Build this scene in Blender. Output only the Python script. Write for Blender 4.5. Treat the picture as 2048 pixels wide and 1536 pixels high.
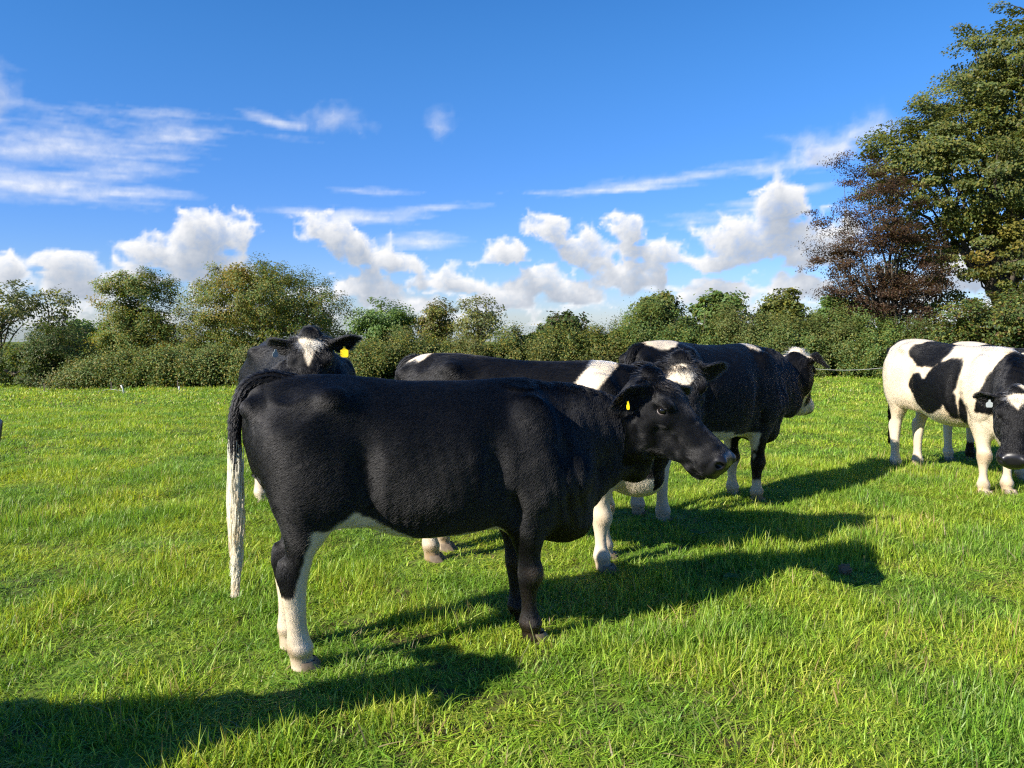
import bpy, bmesh, math, random
import numpy as np
from mathutils import Vector, Matrix

# ------------------------------------------------------------------ camera, sky, sun, exposure
for o in list(bpy.data.objects):
    bpy.data.objects.remove(o)
SC = bpy.context.scene
COL = SC.collection
CAM_Z, PITCH, FPX = 1.57, 4.94, 1538.0        # eye height, degrees below level, focal length in 2048-px units
cam_data = bpy.data.cameras.new("camera")
cam_data.sensor_width = 36.0
cam_data.lens = 36.0 * FPX / 2048.0
cam_data.clip_start = 0.05
cam_data.clip_end = 20000.0
cam = bpy.data.objects.new("camera", cam_data)
cam.location = (0, 0, CAM_Z)
cam.rotation_euler = (math.radians(90 - PITCH), 0, 0)
COL.objects.link(cam)
SC.camera = cam

SUN_EL = math.radians(33.0)
SUN_TRAVEL = (0.84, 0.54)                      # ground direction in which shadows fall
sun_az = math.atan2(-SUN_TRAVEL[0], -SUN_TRAVEL[1])   # clockwise from +Y
sun_data = bpy.data.lights.new("sun", 'SUN')
sun_data.energy = 5.0
sun_data.angle = math.radians(0.53)
sun_data.color = (1.0, 0.94, 0.84)
sun = bpy.data.objects.new("sun", sun_data)
_hx, _hy = SUN_TRAVEL[0] / math.hypot(*SUN_TRAVEL), SUN_TRAVEL[1] / math.hypot(*SUN_TRAVEL)
SUN_DIR = Vector((_hx * math.cos(SUN_EL), _hy * math.cos(SUN_EL), -math.sin(SUN_EL)))
sun.rotation_euler = SUN_DIR.to_track_quat('-Z', 'Y').to_euler()
sun.location = (-30, -20, 40)
COL.objects.link(sun)

vs = SC.view_settings
SC.display_settings.display_device = 'sRGB'
vs.view_transform = 'Standard'
vs.look = 'None'
vs.gamma = 1.0
vs.use_curve_mapping = False
vs.exposure = 1.17
SC.render.engine = 'CYCLES'
SC.cycles.max_bounces = 6
SC.cycles.diffuse_bounces = 3
SC.cycles.glossy_bounces = 3
SC.cycles.transmission_bounces = 5
SC.cycles.transparent_max_bounces = 8
SC.cycles.use_denoising = False
SC.cycles.filter_width = 1.25
SC.cycles.sample_clamp_indirect = 6.0


def N(nt, typ, **kw):
    n = nt.nodes.new(typ)
    for k, v in kw.items():
        if k.startswith('in_'):
            n.inputs[int(k[3:])].default_value = v
        else:
            setattr(n, k, v)
    return n


def math_node(nt, op, a, b=None, c=None, clamp=False):
    n = nt.nodes.new('ShaderNodeMath')
    n.operation = op
    n.use_clamp = clamp
    for i, v in enumerate((a, b, c)):
        if v is None:
            continue
        if isinstance(v, (int, float)):
            n.inputs[i].default_value = v
        else:
            nt.links.new(v, n.inputs[i])
    return n.outputs[0]


def smooth_node(nt, v, lo, hi):
    n = nt.nodes.new('ShaderNodeMapRange')
    n.interpolation_type = 'SMOOTHSTEP'
    nt.links.new(v, n.inputs[0])
    n.inputs[1].default_value = lo
    n.inputs[2].default_value = hi
    return n.outputs[0]


def mix_col(nt, fac, a, b):
    n = nt.nodes.new('ShaderNodeMix')
    n.data_type = 'RGBA'
    for sock, v in ((n.inputs[0], fac), (n.inputs[6], a), (n.inputs[7], b)):
        if isinstance(v, (int, float)):
            sock.default_value = v
        elif isinstance(v, tuple):
            sock.default_value = (*v, 1.0)[:4]
        else:
            nt.links.new(v, sock)
    return n.outputs[2]


def px_dir(px, py):
    """azimuth, elevation (degrees) of a photo pixel"""
    p = math.radians(PITCH)
    x, y, z = (px - 1024) / FPX, 1.0, -(py - 768) / FPX
    y2 = y * math.cos(p) + z * math.sin(p)
    z2 = -y * math.sin(p) + z * math.cos(p)
    return math.degrees(math.atan2(x, y2)), math.degrees(math.atan2(z2, math.hypot(x, y2)))


def build_world():
    w = bpy.data.worlds.new("World")
    SC.world = w
    w.use_nodes = True
    nt = w.node_tree
    nt.nodes.clear()
    out = N(nt, 'ShaderNodeOutputWorld')
    bg = N(nt, 'ShaderNodeBackground')
    sky = N(nt, 'ShaderNodeTexSky')
    sky.sky_type = 'NISHITA'
    sky.sun_disc = False
    sky.sun_elevation = SUN_EL
    sky.sun_rotation = sun_az % (2 * math.pi)
    sky.altitude = 50
    sky.air_density = 1.0
    sky.dust_density = 0.0
    sky.ozone_density = 4.0
    hs = N(nt, 'ShaderNodeHueSaturation')
    hs.inputs['Saturation'].default_value = 1.27
    nt.links.new(sky.outputs[0], hs.inputs['Color'])
    tint = N(nt, 'ShaderNodeMix')
    tint.data_type = 'RGBA'
    tint.blend_type = 'MULTIPLY'
    tint.inputs[0].default_value = 1.0
    tint.inputs[7].default_value = (0.90, 0.91, 1.05, 1)
    # the air near the horizon is a clear blue on this day, not the dusty yellow of the model
    tc = N(nt, 'ShaderNodeTexCoord')
    sp = N(nt, 'ShaderNodeSeparateXYZ')
    nt.links.new(tc.outputs['Generated'], sp.inputs[0])
    up = smooth_node(nt, sp.outputs[2], 0.02, 0.36)
    nt.links.new(mix_col(nt, up, (0.46, 0.58, 0.98), (0.84, 0.90, 1.06)), tint.inputs[7])
    nt.links.new(hs.outputs[0], tint.inputs[6])
    nt.links.new(tint.outputs[2], bg.inputs[0])
    nt.links.new(bg.outputs[0], out.inputs[0])
    bg.inputs[1].default_value = 0.074


build_world()

# ------------------------------------------------------------------ helpers
def ground_z(x, y):
    x = np.asarray(x, dtype=float)
    y = np.asarray(y, dtype=float)
    s = np.clip(0.0406 - 0.00073 * np.clip(x, -30, 30), 0.015, 0.07)
    t = np.maximum(y - 8.0, 0.0)
    near = -s * (t * t / (t + 3.0))
    t2 = np.maximum(y - 34.0, 0.0)
    far = -0.08 * t2 * t2 / (t2 + 25.0)
    z = near + far
    return np.maximum(z, -130.0)


def ray(px, py):
    p = math.radians(PITCH)
    x, y, z = (px - 1024) / FPX, 1.0, -(py - 768) / FPX
    return x, y * math.cos(p) + z * math.sin(p), -y * math.sin(p) + z * math.cos(p)


def P(px, py, Y):
    """point seen at a photo pixel, Y metres ahead of the camera"""
    x, y, z = ray(px, py)
    k = Y / y
    return Vector((x * k, Y, CAM_Z + z * k))


_PRIM = np.array([73856093, 19349663, 83492791], dtype=np.int64)


def hash3(i, seed):
    h = (i[..., 0] * _PRIM[0]) ^ (i[..., 1] * _PRIM[1]) ^ (i[..., 2] * _PRIM[2]) ^ (seed * 2654435761)
    h = (h ^ (h >> 13)) * 1274126177 & 0x7fffffff
    h = (h ^ (h >> 16)) * 668265263 & 0x7fffffff
    return (h & 0xffff) / 65535.0


def vnoise(p, seed=0):
    p = np.asarray(p, dtype=float)
    i = np.floor(p).astype(np.int64)
    f = p - i
    f = f * f * (3 - 2 * f)
    r = 0
    for dx in (0, 1):
        for dy in (0, 1):
            for dz in (0, 1):
                w = ((f[..., 0] if dx else 1 - f[..., 0]) * (f[..., 1] if dy else 1 - f[..., 1]) * (f[..., 2] if dz else 1 - f[..., 2]))
                r = r + w * hash3(i + np.array([dx, dy, dz]), seed)
    return r * 2 - 1


def fnoise(p, seed=0, octaves=3):
    r, a, s = 0, 1.0, 1.0
    for o in range(octaves):
        r = r + a * vnoise(np.asarray(p) * s, seed + o * 17)
        a *= 0.5
        s *= 2.03
    return r / 1.6


def tag(o, label=None, cat=None, group=None, kind=None):
    for k, v in (('label', label), ('category', cat), ('group', group), ('kind', kind)):
        if v:
            o[k] = v
    return o


def link(o, parent=None):
    COL.objects.link(o)
    if parent is not None:
        o.parent = parent
    return o


def mesh_obj(name, verts, faces, mat=None, parent=None, smooth=True, attrs=None):
    """one mesh object from numpy arrays; faces is an (n, k) array or a list of such arrays"""
    me = bpy.data.meshes.new(name)
    verts = np.asarray(verts, dtype=np.float32)
    fl = faces if isinstance(faces, list) else [faces]
    fl = [np.asarray(f, dtype=np.int32) for f in fl if len(f)]
    loops = np.concatenate([f.ravel() for f in fl])
    sizes = np.concatenate([np.full(len(f), f.shape[1], np.int32) for f in fl])
    starts = np.concatenate([[0], np.cumsum(sizes)[:-1]]).astype(np.int32)
    me.vertices.add(len(verts))
    me.vertices.foreach_set('co', verts.ravel())
    me.loops.add(len(loops))
    me.loops.foreach_set('vertex_index', loops)
    me.polygons.add(len(sizes))
    me.polygons.foreach_set('loop_start', starts)
    me.polygons.foreach_set('loop_total', sizes)
    me.update(calc_edges=True)
    me.polygons.foreach_set('use_smooth', np.full(len(sizes), smooth))
    for k, v in (attrs or {}).items():
        v = np.asarray(v, dtype=np.float32)
        if v.ndim == 1:
            a = me.attributes.new(k, 'FLOAT', 'POINT')
            a.data.foreach_set('value', v)
        else:
            a = me.attributes.new(k, 'FLOAT_COLOR', 'POINT')
            if v.shape[1] == 3:
                v = np.concatenate([v, np.ones((len(v), 1), np.float32)], 1)
            a.data.foreach_set('color', np.ascontiguousarray(v).ravel())
    if mat:
        me.materials.append(mat)
    o = bpy.data.objects.new(name, me)
    return link(o, parent)


def hair_obj(name, pts, radii, cols, mat, parent):
    """pts (n, k, 3) strands; radii (n, k); cols (n, 3)"""
    n, k = pts.shape[:2]
    cu = bpy.data.hair_curves.new(name)
    cu.add_curves([k] * n)
    cu.attributes['position'].data.foreach_set('vector', np.ascontiguousarray(pts, dtype=np.float32).ravel())
    a = cu.attributes.get('radius') or cu.attributes.new('radius', 'FLOAT', 'POINT')
    a.data.foreach_set('value', np.ascontiguousarray(radii, dtype=np.float32).ravel())
    c = cu.attributes.new('tint', 'FLOAT_COLOR', 'CURVE')
    cc = np.ones((n, 4), np.float32)
    cc[:, :3] = cols
    c.data.foreach_set('color', cc.ravel())
    cu.materials.append(mat)
    o = bpy.data.objects.new(name, cu)
    return link(o, parent)


def new_mat(name):
    m = bpy.data.materials.new(name)
    m.use_nodes = True
    nt = m.node_tree
    nt.nodes.clear()
    out = N(nt, 'ShaderNodeOutputMaterial')
    return m, nt, out


def attr(nt, name, out='Color'):
    n = N(nt, 'ShaderNodeAttribute')
    n.attribute_name = name
    return n.outputs[out]


def plain_mat(name, col, rough=0.6, spec=0.4, noise_amt=0.25, noise_scale=20.0, bump=0.0):
    m, nt, out = new_mat(name)
    b = N(nt, 'ShaderNodeBsdfPrincipled')
    tc = N(nt, 'ShaderNodeTexCoord')
    n = N(nt, 'ShaderNodeTexNoise')
    n.inputs['Scale'].default_value = noise_scale
    n.inputs['Detail'].default_value = 4
    nt.links.new(tc.outputs['Object'], n.inputs['Vector'])
    c = mix_col(nt, n.outputs[0], tuple(v * (1 - noise_amt) for v in col), tuple(min(1, v * (1 + noise_amt)) for v in col))
    nt.links.new(c, b.inputs['Base Color'])
    b.inputs['Roughness'].default_value = rough
    b.inputs['Specular IOR Level'].default_value = spec
    if bump:
        bp = N(nt, 'ShaderNodeBump')
        bp.inputs['Strength'].default_value = bump
        bp.inputs['Distance'].default_value = 0.01
        nt.links.new(n.outputs[0], bp.inputs['Height'])
        nt.links.new(bp.outputs[0], b.inputs['Normal'])
    nt.links.new(b.outputs[0], out.inputs[0])
    return m


# ------------------------------------------------------------------ cow materials
def make_coat_mat():
    m, nt, out = new_mat('coat')
    b = N(nt, 'ShaderNodeBsdfPrincipled')
    c = attr(nt, 'tint')
    bare = attr(nt, 'bare', 'Fac')
    nt.links.new(c, b.inputs['Base Color'])
    r = N(nt, 'ShaderNodeMapRange')
    nt.links.new(bare, r.inputs[0])
    r.inputs[3].default_value = 0.62
    r.inputs[4].default_value = 0.30
    nt.links.new(r.outputs[0], b.inputs['Roughness'])
    nt.links.new(math_node(nt, 'MULTIPLY_ADD', bare, 0.25, 0.08), b.inputs['Specular IOR Level'])
    tc = N(nt, 'ShaderNodeTexCoord')
    v = N(nt, 'ShaderNodeTexNoise')
    v.inputs['Scale'].default_value = 160
    v.inputs['Detail'].default_value = 2
    nt.links.new(tc.outputs['Object'], v.inputs['Vector'])
    bp = N(nt, 'ShaderNodeBump')
    bp.inputs['Strength'].default_value = 0.08
    bp.inputs['Distance'].default_value = 0.002
    nt.links.new(v.outputs[0], bp.inputs['Height'])
    nt.links.new(bp.outputs[0], b.inputs['Normal'])
    nt.links.new(b.outputs[0], out.inputs[0])
    return m


def make_fur_mat():
    m, nt, out = new_mat('fur')
    c = attr(nt, 'tint')
    h = N(nt, 'ShaderNodeBsdfHairPrincipled')
    h.model = 'CHIANG'
    h.parametrization = 'COLOR'
    nt.links.new(c, h.inputs['Color'])
    h.inputs['Roughness'].default_value = 0.38
    h.inputs['IOR'].default_value = 1.42
    h.inputs['Radial Roughness'].default_value = 0.6
    h.inputs['Coat'].default_value = 0.0
    h.inputs['Random Roughness'].default_value = 0.3
    nt.links.new(h.outputs[0], out.inputs[0])
    return m


def make_switch_mat():
    m, nt, out = new_mat('tail_hair')
    c = attr(nt, 'tint')
    d, t, mx = N(nt, 'ShaderNodeBsdfDiffuse'), N(nt, 'ShaderNodeBsdfTranslucent'), N(nt, 'ShaderNodeMixShader')
    nt.links.new(c, d.inputs[0])
    nt.links.new(c, t.inputs[0])
    mx.inputs[0].default_value = .4
    nt.links.new(d.outputs[0], mx.inputs[1])
    nt.links.new(t.outputs[0], mx.inputs[2])
    nt.links.new(mx.outputs[0], out.inputs[0])
    return m


M_SWITCH = make_switch_mat()
M_COAT = make_coat_mat()
M_FUR = make_fur_mat()
M_HOOF = plain_mat('hoof', (0.16, 0.12, 0.085), 0.5, 0.4, 0.5, 30, 0.4)
M_EYE = plain_mat('eye', (0.006, 0.005, 0.004), 0.04, 0.6, 0.1)
M_TAGY = plain_mat('yellow_plastic', (0.80, 0.56, 0.01), 0.35, 0.4, 0.08, 8)
M_TAGW = plain_mat('white_plastic', (0.42, 0.46, 0.45), 0.35, 0.4, 0.12, 8)
M_METAL = plain_mat('tag_metal', (0.5, 0.5, 0.5), 0.25, 0.8, 0.1, 8)

BLACK = np.array([0.0032, 0.0030, 0.0033])
WHITE = np.array([0.55, 0.465, 0.345])
DIRT = np.array([0.20, 0.125, 0.06])


# ------------------------------------------------------------------ signed-distance sculpting of a cow
class Field:
    def __init__(s, lo, hi, h):
        s.h = h
        s.lo = np.array(lo, dtype=float)
        s.n = np.ceil((np.array(hi) - s.lo) / h).astype(int) + 1
        s.F = np.full(s.n, 1.0, np.float32)
        s.ax = [s.lo[i] + h * np.arange(s.n[i]) for i in range(3)]

    def box(s, lo, hi, pad):
        i0 = np.clip(np.floor((np.array(lo) - pad - s.lo) / s.h).astype(int), 0, s.n)
        i1 = np.clip(np.ceil((np.array(hi) + pad - s.lo) / s.h).astype(int) + 1, 0, s.n)
        sl = tuple(slice(a, b) for a, b in zip(i0, i1))
        X = s.ax[0][sl[0]][:, None, None]
        Y = s.ax[1][sl[1]][None, :, None]
        Z = s.ax[2][sl[2]][None, None, :]
        return sl, X, Y, Z

    def add(s, sl, d, k):
        a = s.F[sl]
        d = d.astype(np.float32)
        h = np.maximum(k - np.abs(a - d), 0) / k
        s.F[sl] = np.minimum(a, d) - h * h * k * 0.25

    def cut(s, sl, d, k):
        a = s.F[sl]
        d = -d.astype(np.float32)
        h = np.maximum(k - np.abs(a - d), 0) / k
        s.F[sl] = np.maximum(a, d) + h * h * k * 0.25


def spline(xs, table, x):
    """smooth (Catmull-Rom / Hermite) interpolation of table rows over xs at x"""
    xs = np.asarray(xs, float)
    T = np.asarray(table, float)
    m = np.zeros_like(T)
    m[1:-1] = (T[2:] - T[:-2]) / (xs[2:] - xs[:-2])[:, None]
    m[0] = (T[1] - T[0]) / (xs[1] - xs[0])
    m[-1] = (T[-1] - T[-2]) / (xs[-1] - xs[-2])
    x = np.clip(x, xs[0], xs[-1])
    i = np.clip(np.searchsorted(xs, x) - 1, 0, len(xs) - 2)
    h = xs[i + 1] - xs[i]
    t = ((x - xs[i]) / h)[:, None]
    h = h[:, None]
    return ((2 * t ** 3 - 3 * t ** 2 + 1) * T[i] + (t ** 3 - 2 * t ** 2 + t) * h * m[i]
            + (-2 * t ** 3 + 3 * t ** 2) * T[i + 1] + (t ** 3 - t ** 2) * h * m[i + 1])


TORSO = np.array([  # x, top, bottom, half width
    (-.735, 1.19, 1.02, .05), (-.70, 1.275, .90, .135), (-.62, 1.318, .80, .20), (-.50, 1.333, .72, .235),
    (-.35, 1.333, .69, .250), (-.20, 1.317, .62, .270), (0, 1.297, .556, .286), (.20, 1.290, .551, .296),
    (.40, 1.293, .564, .272), (.55, 1.290, .530, .250), (.68, 1.264, .490, .215), (.80, 1.205, .500, .180),
    (.89, 1.13, .57, .13), (.95, 1.02, .70, .05)])
HIND = np.array([  # z, centre x, half depth, centre |y|, half width
    (.02, -.500, .058, .125, .050), (.07, -.512, .050, .125, .044), (.13, -.520, .053, .127, .046), (.20, -.527, .043, .128, .036),
    (.28, -.532, .045, .130, .036), (.36, -.538, .054, .132, .040), (.44, -.540, .067, .134, .044), (.50, -.524, .066, .136, .045),
    (.55, -.505, .064, .140, .048), (.66, -.472, .112, .155, .066), (.77, -.452, .170, .168, .090), (.92, -.446, .212, .170, .108),
    (1.05, -.470, .195, .155, .115), (1.15, -.490, .150, .130, .110), (1.22, -.50, .09, .11, .08)])
FORE = np.array([
    (.02, .590, .056, .120, .052), (.07, .575, .047, .120, .044), (.115, .568, .051, .120, .045), (.18, .563, .037, .121, .032),
    (.25, .560, .040, .122, .034), (.33, .565, .057, .125, .047), (.385, .563, .057, .126, .048), (.45, .556, .058, .130, .050),
    (.52, .550, .078, .138, .058), (.60, .548, .105, .148, .068), (.70, .555, .135, .155, .078), (.82, .580, .155, .160, .082),
    (.95, .585, .150, .160, .078), (1.08, .570, .125, .140, .070), (1.20, .545, .085, .105, .055), (1.25, .54, .05, .08, .04)])
HEAD = np.array([  # x along the face, top, bottom, half width
    (-.08, -.04, -.19, .045), (-.03, .014, -.255, .095), (.02, .034, -.300, .122), (.08, .040, -.328, .135), (.15, .036, -.336, .140),
    (.22, .022, -.318, .130), (.29, .006, -.280, .102), (.36, -.008, -.242, .088), (.43, -.016, -.218, .086), (.48, -.020, -.206, .096),
    (.525, -.026, -.192, .101), (.558, -.045, -.172, .090), (.580, -.075, -.140, .050)])


def rot_frame(d, up=(0, 0, 1), roll=0.0):
    X = np.array(d, float)
    X /= np.linalg.norm(X)
    Yv = np.cross(up, X)
    Yv /= np.linalg.norm(Yv)
    Zv = np.cross(X, Yv)
    if roll:
        c, s = math.cos(roll), math.sin(roll)
        Yv, Zv = Yv * c + Zv * s, Zv * c - Yv * s
    return np.stack([X, Yv, Zv], 1)          # columns


def loft_x(F, R, o, xs, tab, lo, hi, k, pw=2.3, roof=0.0, disp=None):
    """lofted superellipse along the local x axis of frame R at o; tab rows = top, bottom, half width"""
    corners = np.array([[x, y, z] for x in (lo[0], hi[0]) for y in (lo[1], hi[1]) for z in (lo[2], hi[2])]) @ R.T + o
    sl, X, Y, Z = F.box(corners.min(0), corners.max(0), k)
    dx, dy, dz = X - o[0], Y - o[1], Z - o[2]
    lx = (dx * R[0, 0] + dy * R[1, 0] + dz * R[2, 0])
    ly = (dx * R[0, 1] + dy * R[1, 1] + dz * R[2, 1])
    lz = (dx * R[0, 2] + dy * R[1, 2] + dz * R[2, 2])
    g = np.linspace(xs[0], xs[-1], 400)
    T = spline(xs, tab, g)
    q = np.clip((lx - g[0]) / (g[-1] - g[0]) * 399, 0, 399)
    qi = np.round(q).astype(np.int32)
    top, bot, w = T[:, 0][qi], T[:, 1][qi], np.maximum(T[:, 2][qi], 0.01)
    c, hh = (top + bot) / 2, np.maximum((top - bot) / 2, 0.02)
    u = (lz - c) / hh
    if roof:
        w = w * (1 - roof * np.clip(u, 0, 1.2) ** 2)
        w = np.maximum(w, 0.01)
    m = (np.abs(ly / w) ** pw + np.abs(u) ** pw) ** (1 / pw)
    d = (m - 1) * np.minimum(w, hh)
    out = np.maximum(np.maximum(g[0] - lx, lx - g[-1]), 0)
    d = np.where(out > 0, np.sqrt(np.maximum(d, 0) ** 2 + out ** 2), d)
    if disp is not None:
        d = d + disp(lx, ly, lz)
    F.add(sl, d, k)


def ellipsoid(F, c, r, k, R=None, cut=False):
    R = np.eye(3) if R is None else R
    c = np.asarray(c, float)
    r = np.asarray(r, float)
    e = np.abs(R) @ r
    sl, X, Y, Z = F.box(c - e, c + e, k + 0.02)
    dx, dy, dz = X - c[0], Y - c[1], Z - c[2]
    q = 0
    q2 = 0
    for i in range(3):
        l = dx * R[0, i] + dy * R[1, i] + dz * R[2, i]
        q = q + (l / r[i]) ** 2
        q2 = q2 + (l / r[i] ** 2) ** 2
    q = np.sqrt(q)
    d = q * (q - 1) / np.maximum(np.sqrt(q2), 1e-6)
    (F.cut if cut else F.add)(sl, d, k)


def leg(F, tab, side, dx, dy, k):
    z = F.ax[2]
    lo = (tab[:, 1] - tab[:, 2]).min() - abs(dx) - .02
    hi = (tab[:, 1] + tab[:, 2]).max() + abs(dx) + .02
    yc = side * tab[:, 3].mean()
    sl, X, Y, Z = F.box((lo, yc - .25 - abs(dy), 0.02), (hi, yc + .25 + abs(dy), tab[-1, 0]), k)
    zz = Z[0, 0]
    T = spline(tab[:, 0], tab[:, 1:], zz)
    sh = np.clip((0.85 - zz) / 0.85, 0, 1)
    cx = (T[:, 0] + dx * sh)[None, None]
    cy = side * (T[:, 2] + dy * sh)[None, None]
    a, b = T[:, 1][None, None], T[:, 3][None, None]
    m = np.sqrt(((X - cx) / a) ** 2 + ((Y - cy) / b) ** 2)
    d = (m - 1) * np.minimum(a, b)
    out = np.maximum(np.maximum(tab[0, 0] - Z, Z - tab[-1, 0]), 0)
    d = np.where(out > 0, np.sqrt(np.maximum(d, 0) ** 2 + out ** 2), d + 0 * Z)
    F.add(sl, d, k)


def surface_nets(F):
    A = F.F
    nx, ny, nz = A.shape
    ins = A < 0
    c = ins[:-1, :-1, :-1].astype(np.int8)
    tot = np.zeros((nx - 1, ny - 1, nz - 1), np.int8)
    for a in (0, 1):
        for b in (0, 1):
            for d in (0, 1):
                tot += ins[a:nx - 1 + a, b:ny - 1 + b, d:nz - 1 + d]
    idx = np.argwhere((tot > 0) & (tot < 8))
    vid = np.full((nx - 1, ny - 1, nz - 1), -1, np.int32)
    vid[idx[:, 0], idx[:, 1], idx[:, 2]] = np.arange(len(idx))
    offs = np.array([(a, b, d) for a in (0, 1) for b in (0, 1) for d in (0, 1)])
    val = np.stack([A[idx[:, 0] + o[0], idx[:, 1] + o[1], idx[:, 2] + o[2]] for o in offs], 1)
    acc = np.zeros((len(idx), 3))
    cnt = np.zeros(len(idx))
    for i in range(8):
        for j in range(i + 1, 8):
            if np.abs(offs[i] - offs[j]).sum() != 1:
                continue
            a, b = val[:, i], val[:, j]
            m = (a < 0) != (b < 0)
            t = np.where(m, a / np.where(m, a - b, 1), 0)
            p = offs[i] + t[:, None] * (offs[j] - offs[i])
            acc += p * m[:, None]
            cnt += m
    v = F.lo + F.h * (idx + acc / cnt[:, None])
    quads = []
    for ax in range(3):
        s0 = [slice(1, n - 1) for n in A.shape]
        s1 = list(s0)
        s0[ax] = slice(0, A.shape[ax] - 1)
        s1[ax] = slice(1, A.shape[ax])
        a, b = ins[tuple(s0)], ins[tuple(s1)]
        e = np.argwhere(a != b)
        off = np.array([1, 1, 1])
        off[ax] = 0
        flip = a[e[:, 0], e[:, 1], e[:, 2]]
        e = e + off
        u, w = [(1, 2), (2, 0), (0, 1)][ax]
        du, dw = np.eye(3, dtype=int)[u], np.eye(3, dtype=int)[w]
        q = [e - du - dw, e - dw, e, e - du]
        q = np.stack([vid[p[:, 0], p[:, 1], p[:, 2]] for p in q], 1)
        q[~flip] = q[~flip][:, ::-1]
        quads.append(q)
    return v, np.concatenate(quads)


def mesh_normals(v, q):
    n = np.cross(v[q[:, 2]] - v[q[:, 0]], v[q[:, 3 if q.shape[1] == 4 else 1]] - v[q[:, 1 if q.shape[1] == 4 else 0]])
    if q.shape[1] == 3:
        n = np.cross(v[q[:, 1]] - v[q[:, 0]], v[q[:, 2]] - v[q[:, 0]])
    vn = np.zeros_like(v)
    for i in range(q.shape[1]):
        for c in range(3):
            vn[:, c] += np.bincount(q[:, i], n[:, c], len(v))
    return vn / np.maximum(np.linalg.norm(vn, axis=1, keepdims=True), 1e-12)


def smooth_mesh(v, q, it, lam=0.5):
    e = np.concatenate([q[:, [i, (i + 1) % 4]] for i in range(4)])
    deg = np.bincount(e[:, 0], minlength=len(v)) + np.bincount(e[:, 1], minlength=len(v))
    for _ in range(it):
        for l in (lam, -lam * 0.95):
            s = np.stack([np.bincount(e[:, 0], v[e[:, 1], c], len(v)) + np.bincount(e[:, 1], v[e[:, 0], c], len(v)) for c in range(3)], 1)
            v = v + l * (s / deg[:, None] - v)
    return v


def tube(path, radii, segs=10, flat=None):
    """tapered closed tube along a path; returns verts, list of face arrays"""
    path = np.asarray(path, float)
    n = len(path)
    t = np.gradient(path, axis=0)
    t /= np.maximum(np.linalg.norm(t, axis=1, keepdims=True), 1e-9)
    ref = np.array([0.0, 1.0, 0.0]) if abs(t[0, 1]) < 0.8 else np.array([1.0, 0, 0])
    V = []
    for i in range(n):
        u = np.cross(t[i], ref)
        u /= max(np.linalg.norm(u), 1e-9)
        w = np.cross(t[i], u)
        a = np.linspace(0, 2 * math.pi, segs, endpoint=False)
        fl = 1.0 if flat is None else flat
        V.append(path[i] + radii[i] * (np.cos(a)[:, None] * u + fl * np.sin(a)[:, None] * w))
    V = np.concatenate(V + [path[:1], path[-1:]])
    q = []
    for i in range(n - 1):
        a = np.arange(segs)
        b = (a + 1) % segs
        q.append(np.stack([i * segs + a, i * segs + b, (i + 1) * segs + b, (i + 1) * segs + a], 1))
    a = np.arange(segs)
    b = (a + 1) % segs
    c0 = np.stack([b, a, np.full(segs, n * segs)], 1)
    l = (n - 1) * segs
    c1 = np.stack([l + a, l + b, np.full(segs, n * segs + 1)], 1)
    return V, [np.concatenate(q), np.concatenate([c0, c1])]


def ear_mesh(length=0.20, width=0.082, nu=16, nv=11):
    """leaf-shaped cupped ear along +X, hollow side facing +Z"""
    u = np.linspace(0, 1, nu)
    prof = np.interp(u, [0, .12, .3, .5, .7, .87, 1], [.40, .55, .88, 1.0, .86, .52, .10]) * width
    cup = np.interp(u, [0, .15, .5, .8, 1], [1.8, 1.3, .75, .5, .3])
    V = []
    for th in (0, 1):
        for i in range(nu):
            for v in np.linspace(-1, 1, nv):
                ang = v * cup[i]
                r = prof[i] / max(cup[i], .35)
                y = r * math.sin(ang)
                z = r * (1 - math.cos(ang))
                ny, nz = math.sin(ang), -math.cos(ang)
                off = (0.009 * (1 - 0.75 * abs(v) ** 2) * (1 - 0.5 * u[i])) * th
                V.append((u[i] * length, y + ny * off, z + nz * off - 0.03 * u[i] ** 2 + 0.012))
    V = np.array(V)
    F = []
    M = nu * nv
    for i in range(nu - 1):
        for j in range(nv - 1):
            a = i * nv + j
            F.append((a, a + nv, a + nv + 1, a + 1))
            F.append((M + a, M + a + 1, M + a + nv + 1, M + a + nv))
        F.append((i * nv, M + i * nv, M + (i + 1) * nv, (i + 1) * nv))
        e = i * nv + nv - 1
        F.append((e, e + nv, M + e + nv, M + e))
    for j in range(nv - 1):
        a = (nu - 1) * nv + j
        F.append((a, M + a, M + a + 1, a + 1))
    return V, np.array(F)


def strands(base, nrm, flow, length, lift, rng, jitter=0.25, k=4, curl=0.0):
    n = len(base)
    t = flow - nrm * (flow * nrm).sum(1, keepdims=True)
    t /= np.maximum(np.linalg.norm(t, axis=1, keepdims=True), 1e-6)
    d = t + rng.normal(0, jitter, (n, 3))
    d -= nrm * (d * nrm).sum(1, keepdims=True)
    d /= np.maximum(np.linalg.norm(d, axis=1, keepdims=True), 1e-6)
    L = length[:, None]
    pts = np.empty((n, k, 3))
    side = np.cross(d, nrm)
    ph = rng.uniform(0, 6.28, n)
    for i in range(k):
        s = i / (k - 1)
        up = lift[:, None] * (s - 0.55 * s * s)
        pts[:, i] = base - nrm * 0.0004 + L * (d * s + nrm * up) + side * (curl * L * np.sin(ph + s * 5)[:, None] * s)
    return pts


# ------------------------------------------------------------------ clouds: soft sheets far off; how much sun reaches each bit is worked out from the cloud thickness
def px_dir(px, py):
    """azimuth, elevation (degrees) of a photo pixel"""
    x, y, z = ray(px, py)
    return math.degrees(math.atan2(x, y)), math.degrees(math.atan2(z, math.hypot(x, y)))


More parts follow.
